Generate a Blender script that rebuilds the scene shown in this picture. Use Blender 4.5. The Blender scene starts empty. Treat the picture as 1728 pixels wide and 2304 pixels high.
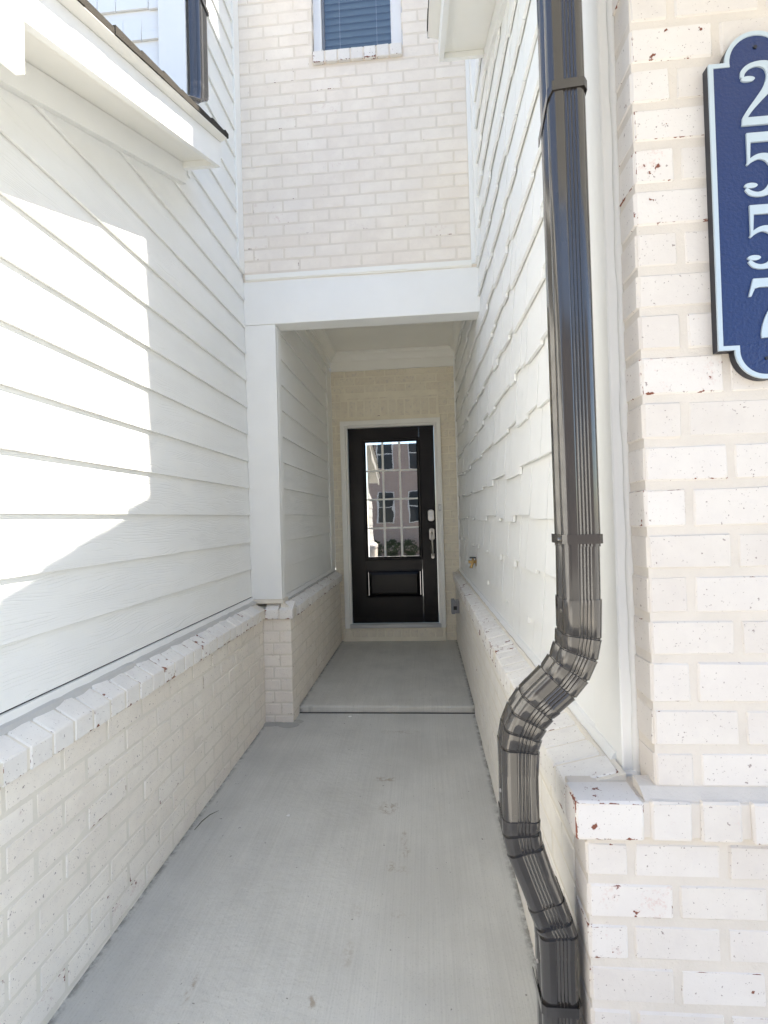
import bpy, bmesh, math, random
from mathutils import Vector, Matrix
random.seed(7)
S = bpy.context.scene
COL = S.collection
# ---------------------------------------------------------------- camera, sky, sun
cam = bpy.data.cameras.new("camera"); camo = bpy.data.objects.new("camera", cam); COL.objects.link(camo)
cam.sensor_fit = 'HORIZONTAL'; cam.sensor_width = 36.0; cam.lens = 1120.04 / 1728 * 36.0
cam.clip_start = 0.02; cam.clip_end = 500
rt = Vector((0.99642504, 0.0795313, -0.02849402)); up = Vector((0.02937262, -0.00989904, 0.99951951)); fw = Vector((-0.07921102, 0.99678322, 0.0121997))
m = Matrix((rt, up, -fw)).transposed().to_4x4(); m.translation = (0, 0, 1.2744)
camo.matrix_world = m
S.camera = camo
SUN = Vector((1.0, 0.03, 1.80)).normalized()
w = bpy.data.worlds.new("World"); S.world = w; w.use_nodes = True
nt = w.node_tree; nt.nodes.clear()
sky = nt.nodes.new("ShaderNodeTexSky"); sky.sky_type = 'NISHITA'; sky.sun_disc = False
sky.sun_elevation = math.asin(SUN.z); sky.sun_rotation = math.atan2(SUN.x, SUN.y)
sky.air_density = 1.0; sky.dust_density = 0.5; sky.ozone_density = 2.2
bg = nt.nodes.new("ShaderNodeBackground"); bg.inputs[1].default_value = 0.11
wo = nt.nodes.new("ShaderNodeOutputWorld")
nt.links.new(sky.outputs[0], bg.inputs[0]); nt.links.new(bg.outputs[0], wo.inputs[0])
sl = bpy.data.lights.new("sun", 'SUN'); sl.energy = 5.0; sl.angle = math.radians(0.5); sl.color = (1.0, 0.95, 0.87)
so = bpy.data.objects.new("sun", sl); COL.objects.link(so); so.rotation_euler = SUN.to_track_quat('Z', 'Y').to_euler(); so.location = (8, 2, 14)
S.view_settings.view_transform = 'Standard'; S.view_settings.look = 'None'; S.view_settings.gamma = 1.0
S.view_settings.use_curve_mapping = False
S.view_settings.exposure = 2.0
try:
    S.view_settings.use_white_balance = True
    S.view_settings.white_balance_temperature = 6800; S.view_settings.white_balance_tint = 10
except Exception:
    pass
S.render.engine = 'CYCLES'
S.cycles.max_bounces = 16; S.cycles.diffuse_bounces = 14; S.cycles.glossy_bounces = 6

# ---------------------------------------------------------------- helpers
def tag(o, label=None, cat=None, group=None, kind=None):
    if label: o['label'] = label
    if cat: o['category'] = cat
    if group: o['group'] = group
    if kind: o['kind'] = kind
    return o
def thing(name, label, cat, loc=(0, 0, 0), group=None):
    o = bpy.data.objects.new(name, None); COL.objects.link(o); o.location = loc
    o.empty_display_size = 0.1
    return tag(o, label, cat, group, 'thing')
WL = {}
def wloc(o):
    v = Vector((0, 0, 0))
    while o is not None:
        v = v + o.location; o = o.parent
    return v
def link(name, me, parent=None, loc=None):
    o = bpy.data.objects.new(name, me); COL.objects.link(o)
    if parent is not None: o.parent = parent
    if loc is not None: o.location = Vector(loc) - (wloc(parent) if parent is not None else Vector((0, 0, 0)))
    return o
def fin(name, bm, mat, parent=None, origin=None, smooth=False):
    """bm is in world coordinates; make an object whose origin is 'origin' (or the bounds' base centre)"""
    bmesh.ops.recalc_face_normals(bm, faces=bm.faces)
    vs = [v.co for v in bm.verts]
    if origin is None:
        mn = Vector((min(v.x for v in vs), min(v.y for v in vs), min(v.z for v in vs)))
        mx = Vector((max(v.x for v in vs), max(v.y for v in vs), max(v.z for v in vs)))
        origin = Vector(((mn.x + mx.x) / 2, (mn.y + mx.y) / 2, mn.z))
    origin = Vector(origin)
    for v in bm.verts: v.co -= origin
    me = bpy.data.meshes.new(name); bm.to_mesh(me); bm.free()
    if smooth:
        for p in me.polygons: p.use_smooth = True
    me.materials.append(mat)
    return link(name, me, parent, origin)
def abox(bm, x0, x1, y0, y1, z0, z1, bev=0.0, seg=1):
    """axis-aligned (optionally bevelled) box"""
    t = bmesh.new()
    vs = [t.verts.new((x, y, z)) for x in (x0, x1) for y in (y0, y1) for z in (z0, z1)]
    for f in ((0, 1, 3, 2), (4, 6, 7, 5), (0, 4, 5, 1), (2, 3, 7, 6), (0, 2, 6, 4), (1, 5, 7, 3)):
        t.faces.new([vs[i] for i in f])
    if bev > 0: bmesh.ops.bevel(t, geom=t.edges[:], offset=bev, segments=seg, affect='EDGES', profile=0.5)
    merge(bm, t)
def merge(bm, t, M=None):
    mp = {}
    for v in t.verts: mp[v.index] = bm.verts.new(M @ v.co if M else v.co)
    t.verts.index_update()
    mp = {}
    n0 = len(bm.verts) - len(t.verts)
    bm.verts.ensure_lookup_table()
    for i, v in enumerate(t.verts): mp[v] = bm.verts[n0 + i]
    for f in t.faces:
        try: bm.faces.new([mp[v] for v in f.verts])
        except ValueError: pass
    t.free()
def box(name, x0, x1, y0, y1, z0, z1, mat, parent=None, bev=0.0, seg=1):
    bm = bmesh.new(); abox(bm, x0, x1, y0, y1, z0, z1, bev, seg); return fin(name, bm, mat, parent)
def hexa(bm, P):
    """P: 8 points, bottom quad then top quad"""
    v = [bm.verts.new(p) for p in P]
    for f in ((3, 2, 1, 0), (4, 5, 6, 7), (0, 1, 5, 4), (1, 2, 6, 5), (2, 3, 7, 6), (3, 0, 4, 7)): bm.faces.new([v[i] for i in f])
def prism(bm, poly, axis, a, b, shear=0.0):
    """extrude closed 2D polygon along an axis. axis 'Y': poly=(x,z); axis 'X': poly=(y,z); axis 'Z': poly=(x,y). shear adds z per unit of Y"""
    def mk(p, t):
        if axis == 'Y': return (p[0], t, p[1] + shear * t)
        if axis == 'X': return (t, p[0], p[1] + shear * p[0])
        return (p[0], p[1], t)
    A = [bm.verts.new(mk(p, a)) for p in poly]; B = [bm.verts.new(mk(p, b)) for p in poly]
    n = len(poly)
    bm.faces.new(A); bm.faces.new(list(reversed(B)))
    for i in range(n): bm.faces.new([A[i], B[i], B[(i + 1) % n], A[(i + 1) % n]])
def cyl(bm, c, r, h, axis='Z', n=24, r2=None):
    t = bmesh.new(); bmesh.ops.create_cone(t, cap_ends=True, segments=n, radius1=r, radius2=r if r2 is None else r2, depth=h)
    M = Matrix.Translation(c)
    if axis == 'Y': M = M @ Matrix.Rotation(math.pi / 2, 4, 'X')
    if axis == 'X': M = M @ Matrix.Rotation(math.pi / 2, 4, 'Y')
    merge(bm, t, M)
def tube(bm, pts, rad, n=12):
    pts = [Vector(p) for p in pts]; rings = []
    rads = rad if isinstance(rad, (list, tuple)) else [rad] * len(pts)
    for i, p in enumerate(pts):
        d = (pts[min(i + 1, len(pts) - 1)] - pts[max(i - 1, 0)]).normalized()
        a = d.orthogonal() if abs(d.z) > 0.9 else d.cross(Vector((0, 0, 1)))
        a.normalize(); b = d.cross(a).normalized()
        if i and a.dot(pa) < 0: a, b = -a, -b
        pa = a
        rings.append([bm.verts.new(p + rads[i] * (math.cos(t) * a + math.sin(t) * b)) for t in [k * 2 * math.pi / n for k in range(n)]])
    for r0, r1 in zip(rings, rings[1:]):
        for k in range(n): bm.faces.new([r0[k], r0[(k + 1) % n], r1[(k + 1) % n], r1[k]])
    bm.faces.new(rings[0]); bm.faces.new(list(reversed(rings[-1])))

# ---------------------------------------------------------------- materials
class N:
    def __init__(s, name):
        s.m = bpy.data.materials.new(name); s.m.use_nodes = True; s.t = s.m.node_tree
        s.p = s.t.nodes["Principled BSDF"]
    def n(s, ty, **kw):
        o = s.t.nodes.new(ty)
        for k, v in kw.items(): setattr(o, k, v)
        return o
    def l(s, a, b): s.t.links.new(a, b)
    def setv(s, sock, v):
        if isinstance(v, bpy.types.NodeSocket): s.l(v, sock)
        else: sock.default_value = v
    def math(s, op, a, b=0.0, clamp=False):
        o = s.n("ShaderNodeMath", operation=op); o.use_clamp = clamp
        s.setv(o.inputs[0], a); s.setv(o.inputs[1], b); return o.outputs[0]
    def mix(s, f, a, b):
        o = s.n("ShaderNodeMix", data_type='RGBA'); s.setv(o.inputs[0], f)
        s.setv(o.inputs[6], a if isinstance(a, bpy.types.NodeSocket) else (*a, 1)[:4]); s.setv(o.inputs[7], b if isinstance(b, bpy.types.NodeSocket) else (*b, 1)[:4])
        return o.outputs[2]
    def pos(s, scale=(1, 1, 1), off=(0, 0, 0)):
        g = s.n("ShaderNodeNewGeometry"); mp = s.n("ShaderNodeMapping"); mp.inputs['Scale'].default_value = scale; mp.inputs['Location'].default_value = off
        s.l(g.outputs['Position'], mp.inputs[0]); return mp.outputs[0]
    def noise(s, vec, scale, detail=3, rough=0.5, dist=0.0):
        o = s.n("ShaderNodeTexNoise"); s.l(vec, o.inputs['Vector']); o.inputs['Scale'].default_value = scale
        o.inputs['Detail'].default_value = detail; o.inputs['Roughness'].default_value = rough; o.inputs['Distortion'].default_value = dist
        return o.outputs['Fac']
    def ramp(s, f, a, b, lo=0.0, hi=1.0, smooth=True):
        o = s.n("ShaderNodeMapRange"); o.interpolation_type = 'SMOOTHSTEP' if smooth else 'LINEAR'
        s.setv(o.inputs[0], f); o.inputs[1].default_value = a; o.inputs[2].default_value = b; o.inputs[3].default_value = lo; o.inputs[4].default_value = hi
        return o.outputs[0]
    def bump(s, h, strength, dist, chain=None):
        o = s.n("ShaderNodeBump"); o.inputs['Strength'].default_value = strength; o.inputs['Distance'].default_value = dist
        s.l(h, o.inputs['Height'])
        if chain is not None: s.l(chain, o.inputs['Normal'])
        return o.outputs[0]
    def out(s, color=None, rough=None, normal=None, metal=None, spec=None, coat=None):
        p = s.p
        if color is not None: s.setv(p.inputs['Base Color'], color if isinstance(color, bpy.types.NodeSocket) else (*color, 1))
        if rough is not None: s.setv(p.inputs['Roughness'], rough)
        if normal is not None: s.l(normal, p.inputs['Normal'])
        if metal is not None: p.inputs['Metallic'].default_value = metal
        if spec is not None: p.inputs['Specular IOR Level'].default_value = spec
        if coat is not None: p.inputs['Coat Weight'].default_value = coat; p.inputs['Coat Roughness'].default_value = 0.08
        return s.m

def m_siding(name, col, along='Y'):
    """painted fibre cement with embossed cedar grain running along Y or Z"""
    a = N(name)
    oi = a.n("ShaderNodeObjectInfo"); rnd = a.math('MULTIPLY', oi.outputs['Random'], 37.0)
    g = a.n("ShaderNodeNewGeometry"); sx = a.n("ShaderNodeSeparateXYZ"); a.l(g.outputs['Position'], sx.inputs[0])
    if along == 'Y': u, v = sx.outputs['Y'], sx.outputs['Z']
    else: u, v = sx.outputs['Z'], sx.outputs['Y']
    cb = a.n("ShaderNodeCombineXYZ"); a.l(a.math('ADD', a.math('MULTIPLY', u, 1.6), rnd), cb.inputs[0]); a.l(a.math('MULTIPLY', v, 9.0), cb.inputs[1]); a.l(rnd, cb.inputs[2])
    big = a.noise(cb.outputs[0], 1.3, 2, 0.45)
    cc = a.n("ShaderNodeCombineXYZ"); a.l(a.math('ADD', a.math('MULTIPLY', u, 7.0), rnd), cc.inputs[0]); a.l(a.math('MULTIPLY', v, 60.0), cc.inputs[1]); a.l(rnd, cc.inputs[2])
    fine = a.noise(cc.outputs[0], 1.0, 3, 0.6)
    ph = a.math('ADD', a.math('ADD', a.math('MULTIPLY', v, 620.0), a.math('MULTIPLY', big, 62.0)), a.math('MULTIPLY', fine, 2.5))
    wv = a.math('SINE', ph)
    line = a.ramp(wv, 0.72, 1.0, 0.0, 1.0)
    msk = a.ramp(a.noise(cb.outputs[0], 2.3, 2, 0.5), 0.40, 0.56, 0.12, 1.0)
    h = a.math('SUBTRACT', a.math('MULTIPLY', fine, 0.22), a.math('MULTIPLY', line, msk))
    nb = a.bump(h, 0.55, 0.0020)
    dirt = a.noise(a.pos(), 2.5, 4, 0.6)
    c = a.mix(a.ramp(dirt, 0.35, 0.7), tuple(x * 0.965 for x in col), col)
    return a.out(c, 0.55, nb, spec=0.35)
def m_trim(name, col, rough=0.42):
    a = N(name)
    h = a.noise(a.pos((1, 1, 0.35)), 55, 3, 0.55)
    d = a.noise(a.pos(), 3.0, 4, 0.6)
    c = a.mix(a.ramp(d, 0.3, 0.75), tuple(x * 0.96 for x in col), col)
    return a.out(c, rough, a.bump(h, 0.14, 0.002), spec=0.4)
def m_brick(name, col, tint=(0.62, 0.45, 0.40), chip=0.80, speck=0.74, grey=0.5, smear=None):
    """whitewashed brick: paint over red clay, chips near the arrises, dark pits"""
    a = N(name)
    tc = a.n("ShaderNodeTexCoord"); sx = a.n("ShaderNodeSeparateXYZ"); a.l(tc.outputs['Generated'], sx.inputs[0])
    oi = a.n("ShaderNodeObjectInfo"); rnd = oi.outputs['Random']
    ex = a.math('MULTIPLY', a.math('ABSOLUTE', a.math('SUBTRACT', sx.outputs[0], 0.5)), 2.0)
    ez = a.math('SUBTRACT', 1.0, a.math('MULTIPLY', sx.outputs[2], 1.0))
    ez2 = a.math('MULTIPLY', a.math('ABSOLUTE', a.math('SUBTRACT', sx.outputs[2], 0.5)), 2.0)
    sn = a.n("ShaderNodeSeparateXYZ"); a.l(tc.outputs['Normal'], sn.inputs[0])
    ey = a.math('MULTIPLY', a.math('ABSOLUTE', a.math('SUBTRACT', sx.outputs[1], 0.5)), 2.0)
    def off(k): return a.math('SUBTRACT', 1.0, a.ramp(a.math('ABSOLUTE', sn.outputs[k]), 0.5, 0.9))
    edge = a.math('MAXIMUM', a.math('MULTIPLY', a.ramp(ex, 0.90, 1.0), off(0)), a.math('MULTIPLY', off(2), a.math('MAXIMUM', a.ramp(ez, 0.86, 1.0), a.math('MULTIPLY', a.ramp(ez2, 0.86, 1.0), 0.6))))
    edge = a.math('MAXIMUM', edge, a.math('MULTIPLY', a.ramp(ey, 0.9, 1.0), off(1)))
    P = a.pos()
    n1 = a.noise(P, 34, 4, 0.62)
    # per brick bias so only some bricks are chipped
    bias = a.ramp(rnd, 0.45, 1.0, -0.02, 0.12, False)
    chipv = a.math('ADD', a.math('ADD', n1, a.math('MULTIPLY', edge, 0.20)), bias)
    chipm = a.ramp(chipv, chip, chip + 0.03)
    n2 = a.noise(P, 240, 2, 0.5)
    spm = a.ramp(n2, speck, speck + 0.05)
    n2b = a.noise(P, 95, 2, 0.6)
    spm2 = a.ramp(n2b, speck + 0.0, speck + 0.05)
    n3 = a.noise(P, 7, 4, 0.65)
    base = a.mix(a.ramp(n3, 0.35, 0.72), tuple(c * f for c, f in zip(col, (0.93, 0.92, 0.92))), col)
    base = a.mix(a.math('MULTIPLY', a.ramp(n1, 0.52, 0.66), 0.35 * grey), base, (0.50, 0.46, 0.47))
    base = a.mix(a.ramp(rnd, 0.25, 1.0, 0.0, 0.38 if smear else 0.13, False), base, tuple(min(0.9, c * f) for c, f in zip(col, (1.16, 1.20, 1.26))))
    if smear:
        e2 = a.math('MAXIMUM', a.math('MULTIPLY', a.ramp(ex, 0.80, 1.0), off(0)), a.math('MULTIPLY', a.ramp(ez2, 0.62, 1.0), off(2)))
        base = a.mix(a.ramp(a.math('ADD', a.math('MULTIPLY', e2, 0.45), a.noise(P, 26, 4, 0.7)), 0.74, 0.88), base, smear)
    base = a.mix(a.math('MULTIPLY', a.math('MAXIMUM', spm, spm2), 0.75), base, (0.22, 0.17, 0.16))
    rub = a.math('MULTIPLY', a.ramp(a.math('ADD', a.noise(P, 17, 5, 0.8), a.ramp(rnd, 0.93, 0.97, 0.0, 0.12, False)), 0.66, 0.74), a.ramp(n2, 0.40, 0.56))
    base = a.mix(a.math('MULTIPLY', rub, 0.5), base, tint)
    base = a.mix(chipm, base, (0.20, 0.075, 0.05))
    n4 = a.noise(P, 120, 3, 0.6)
    n5 = a.noise(P, 22, 3, 0.6)
    h = a.math('ADD', a.math('MULTIPLY', n4, 0.5), a.math('MULTIPLY', n5, 1.2))
    h = a.math('SUBTRACT', h, a.math('ADD', a.math('MULTIPLY', chipm, 1.1), a.math('MULTIPLY', spm, 0.6)))
    return a.out(base, 0.78, a.bump(h, 0.45, 0.0022), spec=0.25)
def m_mortar(name, col):
    a = N(name); P = a.pos()
    n1 = a.noise(P, 130, 3, 0.7); n2 = a.noise(P, 9, 3, 0.6)
    c = a.mix(a.ramp(n2, 0.3, 0.7), tuple(x * 0.93 for x in col), col)
    c = a.mix(a.math('MULTIPLY', a.ramp(n1, 0.68, 0.76), 0.5), c, (0.35, 0.26, 0.22))
    return a.out(c, 0.85, a.bump(a.math('ADD', n1, a.noise(P, 30, 3)), 0.5, 0.003), spec=0.2)
def m_plain(name, col, rough=0.5, metal=0.0, spec=0.5, bs=0.0, bscale=60, coat=0.0):
    a = N(name); nm = None
    if bs: nm = a.bump(a.noise(a.pos(), bscale, 3), bs, 0.001)
    return a.out(col, rough, nm, metal, spec, coat if coat else None)

WHITE = (0.855, 0.855, 0.83)
M_lap = m_siding("lap_siding_paint", WHITE, 'Y')
M_shake = m_siding("shingle_siding_paint", (0.865, 0.865, 0.84), 'Z')
M_trim = m_trim("trim_paint", (0.86, 0.86, 0.835))
M_trim2 = m_trim("satin_trim_paint", (0.88, 0.865, 0.81), 0.3)
M_bw = m_brick("painted_brick_end", (0.86, 0.79, 0.70), chip=0.83, speck=0.72, grey=0.15)
M_bl = m_brick("painted_brick_low", (0.85, 0.79, 0.70), chip=0.79, speck=0.675, grey=0.3)
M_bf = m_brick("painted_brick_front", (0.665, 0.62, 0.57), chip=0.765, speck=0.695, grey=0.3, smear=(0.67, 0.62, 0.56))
M_bc = m_brick("painted_brick_coping", (0.80, 0.775, 0.73), chip=0.705, speck=0.685, grey=0.3)
M_bd = m_brick("painted_brick_door", (0.80, 0.735, 0.60), tint=(0.42, 0.38, 0.34), chip=0.88, speck=0.78, grey=0.9)
M_mw = m_mortar("mortar_end", (0.77, 0.70, 0.61))
M_ml = m_mortar("mortar_low", (0.76, 0.71, 0.62))
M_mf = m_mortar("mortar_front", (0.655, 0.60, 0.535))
M_md = m_mortar("mortar_door", (0.84, 0.78, 0.64))
M_caulk = m_plain("caulk", (0.72, 0.71, 0.68), 0.5, bs=0.6, bscale=60)
M_greycaulk = m_plain("grey_mortar_bead", (0.50, 0.49, 0.47), 0.8, bs=0.8, bscale=90)
M_dark = m_plain("dark_void", (0.012, 0.012, 0.012), 0.9)
M_flash = m_plain("flashing_metal", (0.82, 0.82, 0.80), 0.4, 0.0)
def m_bronze():
    a = N("bronze_aluminium")
    n = a.noise(a.pos((1, 1, 0.4)), 14, 3, 0.5); r = a.ramp(a.noise(a.pos(), 40, 4), 0.3, 0.8, 0.16, 0.30)
    return a.out((0.036, 0.031, 0.027), 0.16, a.bump(n, 0.05, 0.002), 0.0, 0.8, 0.5)
M_bronze = m_bronze()
def m_door():
    a = N("black_door_paint")
    h = a.noise(a.pos((60, 60, 2.0)), 2.0, 4, 0.6)
    return a.out(a.mix(h, (0.003, 0.0025, 0.0025), (0.007, 0.005, 0.0045)), 0.26, a.bump(h, 0.12, 0.001), 0.0, 0.25)
M_door = m_door()
M_nickel = m_plain("satin_nickel", (0.62, 0.59, 0.55), 0.28, 1.0)
M_brass = m_plain("brass", (0.50, 0.33, 0.13), 0.32, 1.0, bs=0.3, bscale=200)
M_black = m_plain("black_plastic", (0.015, 0.015, 0.015), 0.35)
M_white = m_plain("white_plastic", (0.80, 0.80, 0.78), 0.4)
M_vinyl = m_plain("window_vinyl", (0.78, 0.79, 0.80), 0.35)
M_grey = m_plain("grey_plastic", (0.22, 0.225, 0.24), 0.35)
M_alu = m_plain("mill_aluminium", (0.55, 0.56, 0.57), 0.35, 0.8)
def m_glass(name, refl, tint, wob):
    a = N(name); t = a.t; t.nodes.remove(a.p)
    gl = a.n("ShaderNodeBsdfGlossy"); gl.inputs['Roughness'].default_value = 0.0; gl.inputs['Color'].default_value = (*tint, 1)
    tr = a.n("ShaderNodeBsdfTransparent"); mx = a.n("ShaderNodeMixShader"); fr = a.n("ShaderNodeFresnel"); fr.inputs['IOR'].default_value = 1.5
    a.l(a.bump(a.noise(a.pos((1, 1, 0.7)), 7, 1, 0.4), wob, 0.002), gl.inputs['Normal'])
    gg = a.n('ShaderNodeNewGeometry'); front = a.math('SUBTRACT', 1.0, gg.outputs['Backfacing'])
    f = a.math('MULTIPLY', a.math('ADD', fr.outputs[0], refl, True), front)
    a.l(f, mx.inputs[0]); a.l(tr.outputs[0], mx.inputs[1]); a.l(gl.outputs[0], mx.inputs[2])
    o = [n for n in t.nodes if n.type == 'OUTPUT_MATERIAL'][0]; a.l(mx.outputs[0], o.inputs[0]); return a.m
M_glass = m_glass("door_glass", 0.25, (1, 0.97, 0.94), 0.16)
M_wglass = m_glass("window_glass", 0.10, (1, 1, 1), 0.1)
def m_shingle():
    a = N("asphalt_shingle"); P = a.pos()
    n = a.noise(P, 420, 2, 0.6)
    return a.out(a.mix(n, (0.018, 0.016, 0.014), (0.11, 0.10, 0.085)), 0.95, a.bump(n, 0.9, 0.004), spec=0.1)
M_roof = m_shingle()
def m_concrete(name, col, porch=False):
    a = N(name); P = a.pos()
    sx = a.n("ShaderNodeSeparateXYZ"); g = a.n("ShaderNodeNewGeometry"); a.l(g.outputs['Position'], sx.inputs[0])
    n1 = a.noise(P, 3.0, 5, 0.6); n2 = a.noise(P, 160, 3, 0.7)
    st = a.noise(a.pos((170, 2.2, 1)), 1.0, 3, 0.6)          # broom streaks
    st2 = a.noise(a.pos((8, 0.5, 1)), 1.0, 3, 0.6)
    trow = a.ramp(a.noise(a.pos((26, 40, 1)), 1.0, 3, 0.55), 0.35, 0.65)
    side = a.ramp(sx.outputs[0], -0.45, -0.1)                # trowel marks on the left, broom on the right
    c = a.mix(a.ramp(n1, 0.3, 0.7), tuple(x * 0.90 for x in col), tuple(x * 1.06 for x in col))
    c = a.mix(a.math('MULTIPLY', a.ramp(st, 0.35, 0.7), 0.30), c, tuple(x * 0.72 for x in col))
    c = a.mix(a.math('MULTIPLY', a.ramp(st2, 0.4, 0.7), 0.25), c, tuple(x * 1.12 for x in col))
    c = a.mix(a.math('MULTIPLY', a.ramp(n2, 0.55, 0.72), 0.55), c, tuple(x * 0.66 for x in col))
    c = a.mix(a.math('MULTIPLY', a.ramp(a.noise(P, 52, 2, 0.5), 0.74, 0.77), 0.7), c, (0.13, 0.12, 0.11))
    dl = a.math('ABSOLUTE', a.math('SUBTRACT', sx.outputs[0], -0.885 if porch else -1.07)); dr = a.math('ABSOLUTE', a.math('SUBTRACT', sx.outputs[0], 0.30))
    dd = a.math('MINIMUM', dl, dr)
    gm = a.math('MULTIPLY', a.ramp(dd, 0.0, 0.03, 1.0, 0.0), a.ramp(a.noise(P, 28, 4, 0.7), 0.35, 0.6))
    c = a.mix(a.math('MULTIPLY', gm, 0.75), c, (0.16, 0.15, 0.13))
    if not porch:
        # dried mud marks, each at its own place
        for (x, y, rx, ry, s) in ((-.235, 2.55, .07, .028, 1), (-.20, 2.31, .05, .055, 1), (-.122, 2.10, .016, .05, .9), (-.108, 2.02, .018, .04, .8), (-.166, 1.935, .02, .03, .9), (-.118, 1.915, .035, .025, .55),
                                  (-.355, 1.40, .018, .022, 1.1), (-.272, 1.717, .022, .04, .4), (-.276, 1.55, .02, .06, .5), (-.25, 3.08, .07, .03, .45), (-.14, 3.08, .09, .03, .5), (-.125, 1.71, .03, .02, .45), (-.72, 1.42, .012, .05, .9)):
            dx = a.math('DIVIDE', a.math('SUBTRACT', sx.outputs[0], x), rx); dy = a.math('DIVIDE', a.math('SUBTRACT', sx.outputs[1], y), ry)
            d = a.math('ADD', a.math('MULTIPLY', dx, dx), a.math('MULTIPLY', dy, dy))
            mk = a.math('MULTIPLY', a.ramp(d, 0.0, 1.3, 1.0, 0.0), s)
            nn = a.ramp(a.noise(P, 55, 4, 0.7), 0.44, 0.62)
            c = a.mix(a.math('MULTIPLY', mk, a.math('MULTIPLY', nn, 0.6)), c, (0.26, 0.19, 0.12))
    else:
        c = a.mix(a.math('MULTIPLY', a.ramp(a.noise(a.pos((14, 20, 1)), 1.0, 5, 0.75), 0.60, 0.72), 0.35), c, (0.17, 0.165, 0.15))
    h = a.math('ADD', a.math('MULTIPLY', a.math('MULTIPLY', st, side), 0.8), a.math('MULTIPLY', n2, 0.35))
    h = a.math('ADD', h, a.math('MULTIPLY', a.math('MULTIPLY', trow, a.math('SUBTRACT', 1.0, side)), 0.7))
    return a.out(c, 0.8, a.bump(h, 0.6, 0.0022), spec=0.3)
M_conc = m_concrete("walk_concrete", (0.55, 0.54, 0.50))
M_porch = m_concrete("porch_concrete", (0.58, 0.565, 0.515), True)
M_slabedge = m_plain("slab_edge_concrete", (0.40, 0.39, 0.36), 0.9, bs=1.0, bscale=80)
def m_plaque():
    a = N("plaque_blue"); n = a.noise(a.pos(), 150, 3, 0.55)
    return a.out(a.mix(n, (0.006, 0.019, 0.085), (0.010, 0.032, 0.130)), 0.34, a.bump(n, 0.7, 0.002), spec=0.5)
M_plaque = m_plaque()
M_silver = m_plain("plaque_silver", (0.48, 0.56, 0.61), 0.42, 0.25, bs=0.4, bscale=300)
M_plaqueedge = m_plain("plaque_black_edge", (0.012, 0.013, 0.02), 0.4)

# ---------------------------------------------------------------- bricks
BC = {}
def brick_mesh(l, d, h, mat, bev=0.004):
    l = round(l / 0.004) * 0.004
    key = (round(l, 4), round(d, 3), round(h, 3), mat.name, random.randrange(4))
    if key in BC: return BC[key]
    bm = bmesh.new(); abox(bm, -l / 2, l / 2, 0, d, -h / 2, h / 2, bev)
    for v in bm.verts: v.co += Vector((random.uniform(-1, 1), random.uniform(-0.6, 0.6), random.uniform(-1, 1))) * 0.0013
    bmesh.ops.recalc_face_normals(bm, faces=bm.faces)
    me = bpy.data.meshes.new("brick"); bm.to_mesh(me); bm.free(); me.materials.append(mat); BC[key] = me
    return me
def put_brick(parent, c, ang, l, d, h, mat, name="brick", tilt=0.0, bev=0.004):
    o = link(name, brick_mesh(l, d, h, mat, bev), parent, c)
    o.rotation_euler = (tilt, random.uniform(-.004, .004), ang + random.uniform(-.003, .003))
    return o
def brick_rows(parent, O, U, Nn, smin, smax, rows, pitch, gap, phase, mat, depth=0.06, holes=(), jut=0.0012, first_header=None):
    """rows: list of (z0,z1). s runs along U from O. phase(i) gives a joint position for row i."""
    O = Vector(O); U = Vector(U); Nn = Vector(Nn); ang = math.atan2(U.y, U.x)
    for i, (z0, z1) in enumerate(rows):
        j = phase(i); n0 = math.floor((smin - j) / pitch) - 1
        s = j + n0 * pitch
        while s < smax:
            a, b = max(s, smin), min(s + pitch, smax)
            s += pitch
            if b - a < 0.03: continue
            segs = [(a, b)]
            for (ha, hb, hz0, hz1) in holes:
                if z1 > hz0 + 0.004 and z0 < hz1 - 0.004:
                    ns = []
                    for (p, q) in segs:
                        if q <= ha or p >= hb: ns.append((p, q)); continue
                        if p < ha: ns.append((p, ha + gap / 2))
                        if q > hb: ns.append((hb - gap / 2, q))
                    segs = ns
            for (p, q) in segs:
                if q - p < 0.03: continue
                g0 = gap / 2 if p > smin + 1e-6 else 0; g1 = gap / 2 if q < smax - 1e-6 else 0
                l = q - p - g0 - g1
                c = O + U * ((p + g0 + q - g1) / 2) + Nn * random.uniform(-jut, jut) + Vector((0, 0, (z0 + z1) / 2))
                put_brick(parent, c, ang, l, depth, z1 - z0 - gap, mat)

# ================================================================= SETTING
def walk_z(y): return -0.04 - 0.0236 * (3.36 - y)
bm = bmesh.new()
ny = 12
for i in range(ny):
    ya = -2.5 + (3.352 + 2.5) * i / ny; yb = -2.5 + (3.352 + 2.5) * (i + 1) / ny
    v = [bm.verts.new((x, y, walk_z(y))) for x, y in ((-1.10, ya), (0.33, ya), (0.33, yb), (-1.10, yb))]
    bm.faces.new(v)
tag(fin("walkway", bm, M_conc), kind='structure')
# porch slab with a worn nosing
bm = bmesh.new()
prism(bm, [(3.362, -0.12), (3.362, -0.004), (3.374, 0.005), (5.3, 0.005), (5.3, -0.12)], 'X', -0.92, 0.34)
tag(fin("porch_floor", bm, M_porch), kind='structure')
bm = bmesh.new(); abox(bm, -0.89, 0.31, 3.3525, 3.3615, -0.10, -0.036); tag(fin("slab_joint", bm, M_dark), kind='structure')
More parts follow.
